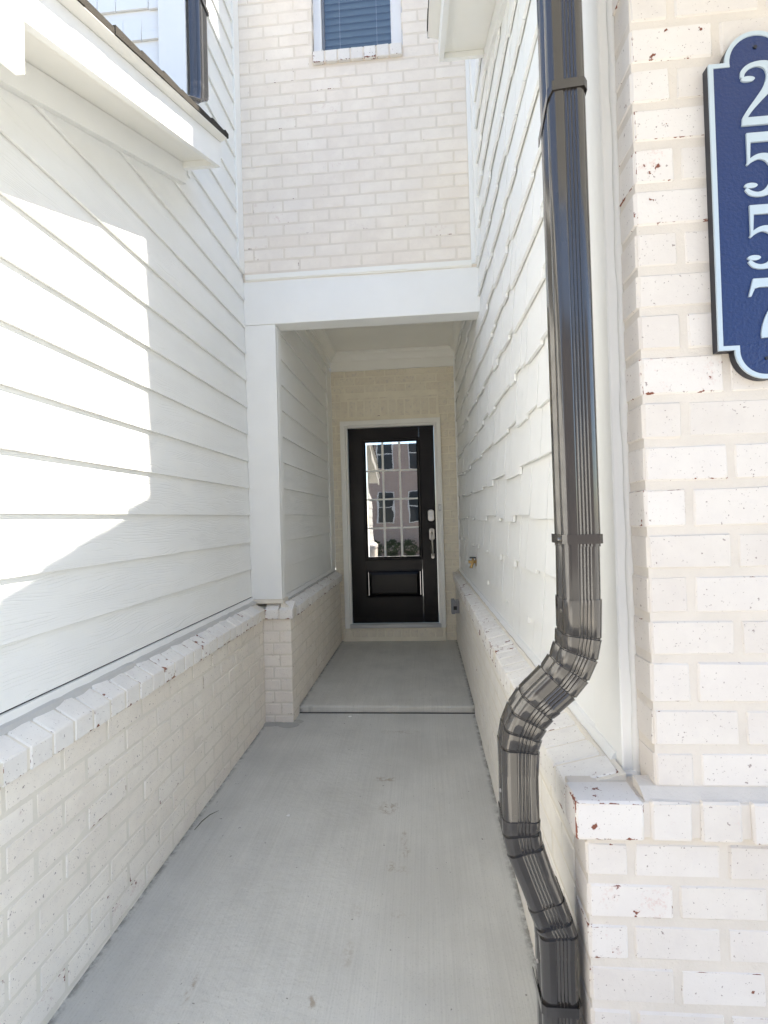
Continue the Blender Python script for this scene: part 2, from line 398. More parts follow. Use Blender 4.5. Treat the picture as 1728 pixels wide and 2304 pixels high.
# small mortar ramp left on the walk against the pier
bm = bmesh.new()
for (x, y, r) in ((-1.04, 3.18, .035), (-.98, 3.185, .03), (-.91, 3.17, .045), (-.87, 3.22, .03)):
    t = bmesh.new(); bmesh.ops.create_icosphere(t, subdivisions=2, radius=1); merge(bm, t, Matrix.Translation((x, y, walk_z(y))) @ Matrix.Diagonal((r * 1.6, r, 0.008, 1)))
for v in bm.verts: v.co += Vector((random.uniform(-1, 1), random.uniform(-1, 1), 0)) * 0.003
tag(fin("mortar_droppings", bm, M_slabedge), kind='stuff')
# ground in front, one sheet, falling towards the street
a = N("ground_concrete"); gn = a.noise(a.pos(), 0.6, 5, 0.6)
M_ground = a.out(a.mix(gn, (0.26, 0.255, 0.235), (0.32, 0.31, 0.285)), 0.9, a.bump(a.noise(a.pos(), 30, 3), 0.3, 0.003))
bm = bmesh.new()
prof = [(150, -1.35), (40, -1.35), (6.0, -0.35), (-0.6, -0.20), (-2.6, -0.185), (-6, -0.45), (-11, -1.1), (-60, -1.1), (-180, -1.1)]
for (ya, za), (yb, zb) in zip(prof, prof[1:]):
    v = [bm.verts.new(p) for p in ((-180, ya, za), (180, ya, za), (180, yb, zb), (-180, yb, zb))]; bm.faces.new(v)
tag(fin("ground", bm, M_ground, origin=(0, 0, -1.3)), kind='structure')
a = N("asphalt"); M_road = a.out(a.mix(a.noise(a.pos(), 40, 3), (0.05, 0.05, 0.05), (0.075, 0.073, 0.07)), 0.9)
bm = bmesh.new(); v = [bm.verts.new(p) for p in ((-60, -13.5, -1.094), (60, -13.5, -1.094), (60, -11.2, -1.094), (-60, -11.2, -1.094))]; bm.faces.new(v)
tag(fin("road", bm, M_road), kind='structure')

# ================================================================= LEFT HOUSE WALL (lap siding)
XL, EXP, ZL0 = -1.1385, 0.1778, 1.8498
def F(y): return 2.505 + 0.41 * (y - 1.119)        # underside of left fascia
def frz(y): return F(y) - 0.063
lw = thing("siding_wall", "long white wood grain lap siding wall left of the walkway", "wall", (XL, 1.5, 0.77))
box("sheathing", XL - 0.5, XL - 0.0225, -0.9, 3.4, 0.6, 1.5, M_trim, lw)
bm = bmesh.new()
prism(bm, [(-0.9, 1.5), (-0.9, frz(-0.9) + 0.05), (2.42, frz(2.42) + 0.05), (2.42, 8.8), (3.4, 8.8), (3.4, 1.5)], 'X', XL - 0.5, XL - 0.0225)
fin("sheathing", bm, M_trim, lw)
def lap_board(parent, X, z0, y0b, y0t, y1, e=EXP, mat=M_lap, name="siding_board"):
    zt = z0 + e + 0.02; r = 0.0118 * (e + 0.02) / e; th = 0.0096
    b = 0.0012
    sec = [(X - th, z0), (X - b, z0), (X, z0 + b), (X - r, zt), (X - r - th, zt)]
    bm = bmesh.new()
    A = [bm.verts.new((x, (y0b if z < z0 + 0.01 else y0t), z)) for x, z in sec]; B = [bm.verts.new((x, y1, z)) for x, z in sec]
    bm.faces.new(A); bm.faces.new(list(reversed(B)))
    for i in range(5): bm.faces.new([A[i], B[i], B[(i + 1) % 5], A[(i + 1) % 5]])
    return fin(name, bm, mat, parent)
for k in range(-6, 21):
    z0 = ZL0 + k * EXP
    def ys(z):
        y = 1.119 + (z + 0.063 - 0.05 - 2.505) / 0.41
        return -0.9 if y < -0.9 else min(y, 2.43)
    end = 3.1 if z0 > 2.95 else 3.2
    lap_board(lw, XL, z0 + (0.0006 if k == -6 else 0), ys(z0), ys(z0 + EXP + 0.02), end)
box("corner_board", XL - 0.012, XL + 0.004, 3.1, 3.2, 2.92, 6.6, M_trim, lw, 0.002)
box("corner_board", XL - 0.012, XL + 0.004, 2.402, 2.446, 3.04, 6.6, M_trim, lw, 0.002)
# metal flashing under the siding, its dark slot, grey bead
box("gap_shadow_strip", XL - 0.018, XL - 0.006, -0.9, 3.2, 0.776, 0.785, M_dark, lw)
bm = bmesh.new(); prism(bm, [(XL - 0.005, 0.7785), (XL + 0.0045, 0.7775), (XL + 0.009, 0.748), (XL - 0.005, 0.74)], 'Y', -0.9, 3.2); fin("flashing", bm, M_flash, lw)
bm = bmesh.new(); n = 120; prev = None
for i in range(n + 1):
    y = -0.9 + 4.1 * i / n; d = 0.0035 * math.sin(i * 1.7) * random.random() + random.uniform(-.002, .002)
    ring = [bm.verts.new(p) for p in ((XL + 0.004, y, 0.735), (XL + 0.006, y, 0.756 + d * .4), (XL + 0.018 + d, y, 0.749 + d * .5), (XL + 0.025 + d, y, 0.735))]
    if prev:
        for q in range(4): bm.faces.new([prev[q], ring[q], ring[(q + 1) % 4], prev[(q + 1) % 4]])
    else: bm.faces.new(ring)
    prev = ring
fin("mortar_bead", bm, M_greycaulk, lw)

# ---- left second-storey front wall of shingles
us = thing("shingle_gable_wall", "white shingled upper wall above the left roof edge", "wall", (-1.9, 2.42, 3.1))
box("sheathing", -4.5, -1.16, 2.425, 2.9, 3.05, 8.8, M_trim, us)
box("corner_board", -1.262, -1.122, 2.386, 2.4015, 3.02, 6.6, M_trim, us, 0.002)
SH = {}
def shake_mesh(wd, ht, mat, th=0.0115):
    key = (round(wd, 3), round(ht, 3), mat.name)
    if key in SH: return SH[key]
    bm = bmesh.new(); b = 0.0012
    sec = [(0, 0), (-th + b, 0), (-th, b), (0.0015 - th * 0.2, ht), (0.0015, ht)]      # local y (front = -), z
    g = 0.003
    A = [bm.verts.new((-wd / 2 + g, y, z)) for y, z in sec]; B = [bm.verts.new((wd / 2 - g, y, z)) for y, z in sec]
    bm.faces.new(A); bm.faces.new(list(reversed(B)))
    for i in range(5): bm.faces.new([A[i], B[i], B[(i + 1) % 5], A[(i + 1) % 5]])
    bmesh.ops.recalc_face_normals(bm, faces=bm.faces)
    me = bpy.data.meshes.new("shingle"); bm.to_mesh(me); bm.free(); me.materials.append(mat); SH[key] = me; return me
for r in range(8):
    z = 3.10 + r * 0.162; x = -1.264 - random.uniform(0, 0.03)
    first = True; x = -1.264
    while x > -2.5:
        wd = random.choice((0.10, 0.125, 0.15, 0.175)) if not first else random.choice((0.06, 0.1, 0.14))
        first = False
        o = link("shingle", shake_mesh(wd, 0.19, M_shake, 0.010), us, (x - wd / 2, 2.418, z + random.choice((0, 0, -0.006)))); o.rotation_euler = (-0.045, 0, 0)
        x -= wd

# ================================================================= LEFT ROOF OVERHANG
def rake(name, label, s, Xf, Xw, Ff, y0, y1, Xedge, side_end):
    """s=+1: house lies on -X side of the fascia (left), s=-1: on the +X side (right). Ff(y)= fascia underside"""
    t = thing(name, label, "roof edge", (Xf, y1, Ff(y1)))
    sl = 0.41; c0 = Ff(0)
    def sp(nm, poly, a, b, mat, name_mat=None):
        bm = bmesh.new(); prism(bm, [(x, z + c0) for x, z in poly], 'Y', a, b, sl); return fin(nm, bm, mat, t)
    sp("fascia", [(Xf, 0), (Xf, 0.121), (Xf - s * .024, 0.121), (Xf - s * .024, 0)], y0, y1, M_trim)
    sp("drip_moulding", [(Xf - s * .012, 0.1225), (Xf + s * .0045, 0.1225), (Xedge - s * .004, 0.139), (Xedge - s * .004, 0.1405), (Xf - s * .012, 0.1405)], y0, y1, M_trim2)
    sp("soffit", [(Xf - s * .026, 0.037), (Xf - s * .026, 0.048), (Xw, 0.048), (Xw, 0.037)], y0, y1 - 0.02, M_trim2)
    sp("roof_deck", [(Xf - s * .026, 0.06), (Xf - s * .026, 0.141), (Xw - s * 2.4, 0.141), (Xw - s * 2.4, 0.06)], y0, min(y1, side_end), M_trim)
    sp("frieze_board", [(Xw + s * .022, -0.063), (Xw + s * .022, 0.0355), (Xw - s * .02, 0.0355), (Xw - s * .02, -0.063)], y0, y1 + 0.02, M_trim)
    # end board closing the rake
    bm = bmesh.new()
    ya, yb = y1 - 0.018, y1 + 0.002
    xa, xb = sorted((Xf - s * .0255, Xw + s * .0235))
    z0 = Ff(y1) + 0.0
    hexa(bm, [(xa, ya, z0), (xb, ya, z0), (xb, yb, z0), (xa, yb, z0), (xa, ya, z0 + 0.10), (xb, ya, z0 + 0.10), (xb, yb, z0 + 0.11), (xa, yb, z0 + 0.11)])
    fin("end_board", bm, M_trim, t)
    # courses of shingles stepping up the slope
    y = y0; k = 0
    while y < y1 + 0.012:
        ye = min(y + 0.145, y1 + 0.014)
        e2 = Xedge + s * random.uniform(-.004, .003); lift = 0.0
        xin = Xw - s * 2.4
        bm = bmesh.new(); yl = y - 0.008
        P = []
        for (yy, dz0, dz1) in ((yl, 0.1425, 0.172 + random.uniform(-.003, .003)), (ye, 0.1425, 0.164)):
            zz = Ff(yy); P.append((yy, zz + dz0, zz + dz1))
        (ya_, a0, a1), (yb_, b0, b1) = P
        hexa(bm, [(e2, ya_, a0), (xin, ya_, a0), (xin, yb_, b0), (e2, yb_, b0), (e2, ya_, a1), (xin, ya_, a1), (xin, yb_, b1), (e2, yb_, b1)])
        if yb_ - ya_ > 0.02: fin("roof_shingle", bm, M_roof, t)
        else: bm.free()
        y = ye + 0.0002; k += 1
    return t
le = rake("roof_eave", "white eave with black shingles sloping across the top left corner", 1, -0.932, XL, F, -0.15, 2.335, -0.896, 2.38)  # unseen front end lengthened to shade the near walls and walk
# lower return board (pork chop) of the rake
bm = bmesh.new(); prism(bm, [(1.121, 2.372), (1.121, F(1.121) - 0.001), (0.45, F(0.45) - 0.001), (0.45, 2.372 - 0.16)], 'X', -0.953, -0.930)
fin("return_board", bm, M_trim, le)

# upper-left downspout standing on the roof
RIB = []
def spout_profile(wx, dy, n=32, rib=0.0024, rc=0.015):
    """closed outline (u along X, v along Y), fluted on all four faces"""
    pts = []
    hx, hy = wx / 2, dy / 2
    def face(p0, p1, nrm, L):
        for i in range(n):
            t = i / n; q = (t - 0.5)
            d = 0.0
            if -0.22 < q < 0.40: d = -rib * 0.5 * (1 - math.cos((q + 0.22) / 0.62 * 2 * math.pi * 4))
            x = p0[0] + (p1[0] - p0[0]) * t; y = p0[1] + (p1[1] - p0[1]) * t
            pts.append((x + nrm[0] * d, y + nrm[1] * d))
    def corner(cx, cy, a0):
        for i in range(5):
            a = a0 + i / 5 * math.pi / 2; pts.append((cx + rc * math.cos(a), cy + rc * math.sin(a)))
    face((-hx + rc, -hy), (hx - rc, -hy), (0, -1), wx); corner(hx - rc, -hy + rc, -math.pi / 2)
    face((hx, -hy + rc), (hx, hy - rc), (1, 0), dy); corner(hx - rc, hy - rc, 0)
    face((hx - rc, hy), (-hx + rc, hy), (0, 1), wx); corner(-hx + rc, hy - rc, math.pi / 2)
    face((-hx, hy - rc), (-hx, -hy + rc), (-1, 0), dy); corner(-hx + rc, -hy + rc, math.pi)
    return pts
def sweep(name, prof, stations, parent, mat=M_bronze, plane='XZ'):
    """stations: (pos, angle, scale, ribscale) angle = tilt of the section from horizontal in the given plane"""
    bm = bmesh.new(); rings = []
    for (p, ang, sc) in stations:
        ca, sa = math.cos(ang), math.sin(ang); ring = []
        for (u, v) in prof:
            u2, v2 = u * sc, v * sc
            if plane == 'XZ': q = Vector((p[0] + u2 * ca, p[1] + v2, p[2] + u2 * sa))
            else: q = Vector((p[0] + u2, p[1] + v2 * ca, p[2] + v2 * sa))
            ring.append(bm.verts.new(q))
        rings.append(ring)
    n = len(prof)
    for a_, b_ in zip(rings, rings[1:]):
        for k in range(n): bm.faces.new([a_[k], a_[(k + 1) % n], b_[(k + 1) % n], b_[k]])
    for f in (rings[0], rings[-1]):
        bm.faces.new(f)
    o = fin(name, bm, mat, parent, smooth=True)
    es = o.modifiers.new("edges", 'EDGE_SPLIT'); es.split_angle = math.radians(42)
    return o
prof34 = spout_profile(0.076, 0.086)
ud = thing("downspout", "short dark bronze downspout standing on the left roof", "downspout", (-1.08, 2.45, 3.2), "bronze downspouts")
pf = spout_profile(0.070, 0.100)
sweep("pipe", pf, [((-1.086, 2.452, 6.4), 0, 1), ((-1.086, 2.452, 3.50), 0, 1)], ud)
st = [((-1.086, 2.452, 3.505), 0, .96)]
cx, cy, cz = -1.086, 2.452, 3.50
for i in range(5):
    a0 = -0.2 * i
    if i: st.append(((cx, cy, cz), a0, 0.975))
    st.append(((cx, cy, cz - 0.0005), a0, 1.02))
    cy -= 0.028 * math.sin(0.2 * (i + .5)) + 0.0; cz -= 0.028 * math.cos(0.2 * (i + .5))
st.append(((cx, cy, cz), -0.95, 0.98)); st.append(((cx, cy - 0.14, cz - 0.10), -0.95, 1.0))
sweep("elbow", pf, [(p, -a_, s_) for p, a_, s_ in st], ud, plane='YZ')
bm = bmesh.new()
abox(bm, -1.125, -1.044, 2.398, 2.506, 3.93, 3.955, 0.002)
fin("strap", bm, M_bronze, ud)

# ================================================================= KNEE WALLS (painted brick, sloping rowlock coping)
RH = 0.0783
def rows_down(ztop, zbot, h):
    r = []; z = ztop
    while z > zbot: r.append((z - h, z)); z -= h
    return r
kl = thing("brick_wall", "low cream painted brick wall with red chipped coping left of the walkway", "wall", (-1.07, 1.5, -0.1), "low painted brick walls")
box("mortar", -1.35, -1.0716, -0.9, 3.25, -0.4, 0.636, M_ml, kl)
rl = rows_down(0.634, -0.16, RH)
brick_rows(kl, (-1.07, 0, 0), (0, 1, 0), (1, 0, 0), -0.9, 3.199, rl, 0.205, 0.0075, lambda i: 0.047 if i % 2 else 0.15, M_bl)
def coping(parent, axis, outer, inner, zo, zi, thick, a, b, pitch, sgn, mat=M_bc, skip=None):
    """rowlock bricks: run along 'axis' (Y or X) from a to b, outer face at 'outer', tops slope from inner zi down to outer zo"""
    n = max(1, round((b - a) / pitch)); p = (b - a) / n
    for i in range(n):
        c = a + (i + .5) * p; wd = p - 0.007; j = random.uniform(-.0022, .0022); jz = random.uniform(-.0015, .0015)
        bm = bmesh.new(); o_ = outer + sgn * j
        if axis == 'Y':
            xs = (inner, o_)
            P = [(inner, c - wd / 2, zi - thick), (o_, c - wd / 2, zo - thick), (o_, c + wd / 2, zo - thick), (inner, c + wd / 2, zi - thick),
                 (inner, c - wd / 2, zi), (o_, c - wd / 2, zo), (o_, c + wd / 2, zo), (inner, c + wd / 2, zi)]
        else:
            P = [(c - wd / 2, inner, zi - thick), (c + wd / 2, inner, zi - thick), (c + wd / 2, o_, zo - thick), (c - wd / 2, o_, zo - thick),
                 (c - wd / 2, inner, zi), (c + wd / 2, inner, zi), (c + wd / 2, o_, zo), (c - wd / 2, o_, zo)]
        hexa(bm, [(x, y, z + jz) for x, y, z in P])
        bmesh.ops.bevel(bm, geom=bm.edges[:], offset=0.0035, segments=1, affect='EDGES')
        for v in bm.verts: v.co += Vector((random.uniform(-1, 1), random.uniform(-1, 1), random.uniform(-1, 1))) * 0.0008
        fin("coping_brick", bm, mat, parent)
coping(kl, 'Y', -1.050, -1.13, 0.699, 0.746, 0.064, -0.9, 3.115, 0.0855, 1)
bm = bmesh.new(); prism(bm, [(-1.14, 0.7455), (-1.0525, 0.6965), (-1.0525, 0.642), (-1.14, 0.68)], 'Y', -0.9, 3.2); fin("coping_mortar", bm, M_ml, kl)
# pier and porch-side knee wall
kp = thing("brick_wall", "cream painted brick pier and low wall left of the porch floor", "wall", (-0.9, 4.1, 0), "low painted brick walls")
box("mortar", -1.2, -0.8868, 3.203, 5.15, -0.3, 0.66, M_ml, kp)
rp = rows_down(0.634, -0.1, RH)
for i, (z0, z1) in enumerate(rp):
    ang = 0; h = RH - .009; zc = (z0 + z1) / 2
    if i % 2: segs = [(-1.070, -0.968, 0.055), (-0.960, -0.885, 0.19)]
    else: segs = [(-1.070, -1.012, 0.055), (-1.004, -0.885, 0.085)]
    for (p, q, dpt) in segs: put_brick(kp, ((p + q) / 2, 3.2, zc), 0, q - p, dpt, h, M_bl)
for i, (z0, z1) in enumerate(rp):
    s0 = 3.2 + (0.199 if i % 2 else 0.094)
    brick_rows(kp, (-0.885, 0, 0), (0, 1, 0), (1, 0, 0), s0, 5.135, [(z0, z1)], 0.205, 0.0075, lambda _i, s0=s0: s0, M_bl)
coping(kp, 'X', 3.180, 3.26, 0.699, 0.746, 0.064, -1.055, -0.862, 0.078, -1)
coping(kp, 'Y', -0.862, -0.945, 0.699, 0.746, 0.064, 3.262, 5.13, 0.085, 1)
bm = bmesh.new(); prism(bm, [(-0.95, 0.7455), (-0.8645, 0.6965), (-0.8645, 0.642), (-0.95, 0.68)], 'Y', 3.20, 5.14); fin("coping_mortar", bm, M_ml, kp)
box("coping_mortar", -1.13, -0.868, 3.188, 3.255, 0.64, 0.69, M_ml, kp)
box("post_base_mortar", -1.14, -0.93, 3.197, 3.32, 0.735, 0.762, M_ml, kp, 0.003)

# right knee wall
kr = thing("brick_wall", "low cream painted brick wall with wide coping right of the walkway", "wall", (0.30, 3.0, -0.1), "low painted brick walls")
box("mortar", 0.3016, 0.60, 1.11, 5.3, -0.4, 0.63, M_ml, kr)
rr = rows_down(0.634, -0.16, RH)
M_br = m_brick("painted_brick_right", (0.80, 0.765, 0.70), chip=0.87, speck=0.77, grey=0.15)
brick_rows(kr, (0.30, 0, 0), (0, -1, 0), (-1, 0, 0), -5.14, -1.105, rr, 0.205, 0.0075, lambda i: 0.03 if i % 2 else 0.133, M_br)
coping(kr, 'Y', 0.280, 0.395, 0.699, 0.728, 0.068, 1.085, 5.14, 0.085, -1)
bm = bmesh.new(); prism(bm, [(0.405, 0.7275), (0.2820, 0.6965), (0.2820, 0.636), (0.405, 0.66)], 'Y', 1.08, 5.14); fin("coping_mortar", bm, M_ml, kr)

# ================================================================= RIGHT FRONT BRICK WALL
fwall = thing("brick_wall", "tall whitewashed brick wall with the blue number plaque on the right", "wall", (0.85, 1.03, -0.1))
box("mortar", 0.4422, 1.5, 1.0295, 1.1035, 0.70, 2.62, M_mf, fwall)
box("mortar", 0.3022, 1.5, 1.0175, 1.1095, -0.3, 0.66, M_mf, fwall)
zr = [2.685, 2.595, 2.509, 2.422, 2.335, 2.249, 2.165, 2.085, 2.005, 1.921, 1.836, 1.753, 1.671, 1.587, 1.496, 1.409, 1.324, 1.233, 1.150, 1.062, .980, .887, .802, .722]
def corner_rows(parent, rows, x0, y, mat, g=0.0115, x1=1.5, flip=0, depth_s=0.085, mm=M_mf):
    for i, (z1, z0) in enumerate(rows):
        zc = (z0 + z1) / 2; h = z1 - z0 - g; hd = (i + flip) % 2 == 0
        x = x0
        first = True
        while x < x1:
            l = (0.078 if hd else 0.162) if first else 0.162
            l += random.uniform(-.003, .003)
            # corner bricks return round the corner: a header brick is a stretcher on the other face
            dp = (depth_s if not hd else depth_s) if first else 0.05
            put_brick(parent, (x + l / 2, y + random.uniform(-.001, .001), zc), 0, l, dp, h, mat, bev=0.0055)
            x += l + g * 0.85; first = False
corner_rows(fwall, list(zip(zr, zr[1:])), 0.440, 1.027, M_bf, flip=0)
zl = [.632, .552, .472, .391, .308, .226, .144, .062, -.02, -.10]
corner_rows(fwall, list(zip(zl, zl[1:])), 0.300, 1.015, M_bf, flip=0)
# coping of the front wall: one long brick at the corner, then rowlocks
def rough_box(nm, x0, x1, y0, y1, z0, z1, mat, parent, bev=0.004, j=0.0012):
    bm = bmesh.new(); abox(bm, x0, x1, y0, y1, z0, z1, bev)
    for v in bm.verts: v.co += Vector((random.uniform(-1, 1), random.uniform(-1, 1), random.uniform(-1, 1))) * j
    return fin(nm, bm, mat, parent)
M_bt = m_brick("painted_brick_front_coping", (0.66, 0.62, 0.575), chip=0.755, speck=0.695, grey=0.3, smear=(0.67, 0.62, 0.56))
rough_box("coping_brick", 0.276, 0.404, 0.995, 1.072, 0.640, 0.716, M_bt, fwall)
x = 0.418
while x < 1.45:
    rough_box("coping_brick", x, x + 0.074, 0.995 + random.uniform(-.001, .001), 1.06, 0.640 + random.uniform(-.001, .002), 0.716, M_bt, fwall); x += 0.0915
box("coping_mortar", 0.285, 1.45, 1.0005, 1.10, 0.645, 0.7125, M_mf, fwall, 0.002)
# sloping mortar wash where the wall meets its coping
bm = bmesh.new(); prism(bm, [(1.004, 0.714), (1.030, 0.730), (1.06, 0.735), (1.06, 0.70), (1.004, 0.70)], 'X', 0.41, 1.45); fin("mortar_wash", bm, M_mf, fwall)
# return face mortar
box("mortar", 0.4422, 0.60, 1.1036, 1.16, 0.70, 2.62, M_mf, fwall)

# ================================================================= RIGHT SHINGLE WALL
XR0, YR0 = 0.415, 1.2
rw = thing("shingle_wall", "white staggered shingle wall right of the walkway behind the downspout", "wall", (XR0, YR0, 0.73))
def G(y): return 3.589 + 0.41 * (y - 2.365)
bm = bmesh.new(); prism(bm, [(1.12, 0.6), (1.12, G(1.12)), (2.36, G(2.36)), (2.36, 3.9), (5.6, 3.9), (5.6, 0.6)], 'X', XR0 + 0.0145, XR0 + 0.30); fin("sheathing", bm, M_trim, rw)
EXR = 0.2
cand = []
for k in range(0, 17):
    zb = 0.735 if k == 0 else 0.87 + (k - 1) * EXR - 0.0
    ht = (0.87 + 0.03 - 0.735) if k == 0 else EXR + 0.03
    y = 1.285
    first = True
    while y < 5.12:
        wd = random.choice((0.10, 0.125, 0.15, 0.175, 0.2, 0.225, 0.25))
        if first: wd = random.choice((0.06, 0.11, 0.16, 0.2)); first = False
        if y + wd > 5.12: wd = 5.12 - y
        if wd < 0.03: break
        yc = y + wd / 2; stg = 0 if k == 0 else random.choice((0, 0, -0.03, -0.03, -0.015))
        top = 4.8 if yc > 2.40 else G(y) + 0.04
        if yc > 3.2: top = 3.03
        z = zb + stg
        if z < min(top, 4.75) - 0.01:
            h = min(ht - stg, (top - z) if yc < 2.4 or yc > 3.2 else 9)
            cand.append((k, yc, z, wd, max(0.03, round(h / 0.02) * 0.02)))
        y += wd
cand.sort(key=lambda c: c[1])
ang = -math.pi / 2
rest = bmesh.new()
for i, (k, yc, z, wd, h) in enumerate(cand):
    me = shake_mesh(wd, h, M_shake)
    M = Matrix.Translation((XR0 + 0.009, yc, z)) @ Matrix.Rotation(-math.pi / 2, 4, 'Z') @ Matrix.Rotation(-0.038, 4, 'X')
    if i < 298:
        o = link("shingle", me, rw, (XR0 + 0.009, yc, z)); o.rotation_euler = (-0.038, 0, ang)
    else:
        t = bmesh.new(); t.from_mesh(me); merge(rest, t, M)
o = fin("shingle", rest, M_shake, rw); o['kind'] = 'stuff'; o.name = "far_shingles"
# end trim boards
box("corner_board", XR0 - 0.006, XR0 + 0.03, 1.112, 1.279, 0.705, 3.06, M_trim, rw, 0.003)
box("trim_board", XR0 - 0.008, XR0 + 0.01, 5.115, 5.16, 0.73, 2.95, M_trim, rw, 0.002)
# base flashing and bead of caulk
bm = bmesh.new(); prism(bm, [(XR0 + 0.006, 0.748), (XR0 - 0.010, 0.741), (XR0 - 0.022, 0.722), (XR0 + 0.006, 0.71)], 'Y', 1.145, 5.13); fin("flashing", bm, M_flash, rw)
bm = bmesh.new(); pts = []; rad = []
for i in range(90):
    y = 1.16 + (5.12 - 1.16) * i / 89; pts.append((XR0 - 0.027 + random.uniform(-.002, .002), y, 0.722 + random.uniform(-.001, .001))); rad.append(0.0075 + random.uniform(-.0012, .0012))
tube(bm, pts, rad, 8); fin("mortar_bead", bm, M_ml, rw, smooth=True)
bm = bmesh.new()
tube(bm, [(XR0 + 0.030, 1.112, 0.715), (XR0 + 0.014, 1.104, 0.713), (XR0 - 0.006, 1.108, 0.713), (XR0 - 0.020, 1.13, 0.715), (XR0 - 0.024, 1.2, 0.718), (XR0 - 0.022, 1.3, 0.72)], [0.010, .009, .008, .009, .007, .006], 10)
fin("caulk_bead", bm, M_caulk, rw, smooth=True)
# vertical caulk between trim and brick return
bm = bmesh.new(); pts = []; rad = []
for i in range(110):
    z = 0.70 + 2.3 * i / 109; pts.append((XR0 + 0.0225, 1.110, z)); rad.append(0.0085 + 0.0022 * math.sin(i * 0.55) * math.sin(i * 0.21) + random.uniform(-.0006, .0006))
tube(bm, pts, rad, 10); fin("caulk_bead", bm, M_caulk, rw, smooth=True)
rw.rotation_euler.z = 0.015

# ---- right roof overhang + second storey that throws the shade
re_ = rake("roof_eave", "cream soffit and black shingle end above the right shingle wall", -1, 0.153, 0.412, G, -0.15, 2.66, 0.093, 2.36)  # out-of-view front stretch added to keep light off the front brick
box("upper_storey", 0.425, 5.5, 2.087, 2.945, 3.55, 6.99, M_trim, re_)
box("upper_storey", 0.4251, 5.5, 2.9451, 9.0, 3.0, 9.2, M_trim, re_)
box("side_wall", 1.6, 5.5, 1.2, 2.34, -0.3, 2.9, M_trim, re_)

# ================================================================= END WALL above the beam
ew = thing("brick_wall", "tall cream painted brick wall with the upper window above the porch", "wall", (-0.4, 3.2, 2.9))
W0, W1, WZ = -0.640, -0.050, 4.355
for (x0, x1, z0, z1) in ((-1.147, 0.400, 2.85, WZ - 0.01), (-1.147, W0 - 0.003, WZ - 0.01, 5.8), (W1 + 0.003, 0.352, WZ - 0.01, 5.8), (-1.147, 0.352, 5.8, 9.0)):
    box("mortar", x0, x1, 3.2022, 3.5, z0, z1, M_mw, ew)
rows = [(2.919 + i * RH, 2.919 + (i + 1) * RH) for i in range(0, 33)]
brick_rows(ew, (0, 3.2, 0), (1, 0, 0), (0, -1, 0), -1.145, 0.350, rows, 0.2047, 0.0085, lambda i: -0.968 if i % 2 == 0 else -0.866, M_bw,
           depth=0.058, holes=((W0, W1, WZ, 9), (W0 - 0.004, W1 + 0.004, 4.265, WZ)))
ns = 7; pw = (W1 - W0 + 0.004) / ns
for i in range(ns):
    xa = W0 - 0.002 + i * pw
    bm = bmesh.new()
    hexa(bm, [(xa + .0045, 3.178, 4.264), (xa + pw - .0045, 3.178, 4.264), (xa + pw - .0045, 3.26, 4.27), (xa + .0045, 3.26, 4.27),
              (xa + .0045, 3.180, 4.342), (xa + pw - .0045, 3.180, 4.342), (xa + pw - .0045, 3.26, 4.356), (xa + .0045, 3.26, 4.356)])
    bmesh.ops.bevel(bm, geom=bm.edges[:], offset=0.004, segments=1, affect='EDGES')
    for v in bm.verts: v.co += Vector((random.uniform(-1, 1), random.uniform(-1, 1), random.uniform(-1, 1))) * 0.0012
    fin("sill_brick", bm, M_bc, ew)
box("sill_mortar", W0 + .002, W1 - .002, 3.186, 3.26, 4.268, 4.342, M_mw, ew)
box("trim_board", 0.351, 0.415, 3.188, 3.205, 2.88, 6.6, M_trim, ew, 0.002)
box("trim_board", 0.374, 0.415, 3.10, 3.187, 2.88, 6.6, M_trim, ew, 0.002)

# ---- upper window
uw = thing("window", "upper window with white frame and drawn blinds in the brick wall", "window", (-0.345, 3.27, 4.36))
ZT = 5.75
box("frame", W0 + 0.0, W0 + 0.055, 3.245, 3.33, WZ + 0.002, ZT, M_vinyl, uw, 0.003); box("frame", W1 - 0.062, W1, 3.245, 3.33, WZ + 0.002, ZT, M_vinyl, uw, 0.003)
box("frame", W0 + 0.0551, W1 - 0.0621, 3.262, 3.33, WZ + 0.002, WZ + 0.03, M_vinyl, uw, 0.003); box("frame", W0 + 0.0551, W1 - 0.0621, 3.25, 3.33, ZT - 0.05, ZT, M_vinyl, uw, 0.003)
box("sash", W0 + 0.056, W0 + 0.070, 3.268, 3.3, WZ + 0.031, ZT - 0.051, M_grey, uw, 0.001)
box("sash", W1 - 0.072, W1 - 0.063, 3.268, 3.3, WZ + 0.031, ZT - 0.051, M_vinyl, uw, 0.001)
box("pane", W0 + 0.0701, W1 - 0.0721, 3.282, 3.286, WZ + 0.031, ZT - 0.051, M_wglass, uw)
M_slat = m_plain("blind_slat", (0.055, 0.085, 0.085), 0.5)
for i in range(28):
    z = WZ + 0.055 + i * 0.048; bm = bmesh.new(); prism(bm, [(3.300, z - 0.024), (3.303, z - 0.026), (3.316, z + 0.028), (3.313, z + 0.030)], 'X', W0 + 0.071, W1 - 0.073); fin("blind_slat", bm, M_slat, uw)
for x in (W0 + .17, W1 - .17): box("blind_cord", x, x + .003, 3.296, 3.299, WZ + .031, ZT - .06, M_grey, uw)
box("backing", W0 + 0.05, W1 - 0.06, 3.35, 3.4, WZ, ZT, M_dark, uw)

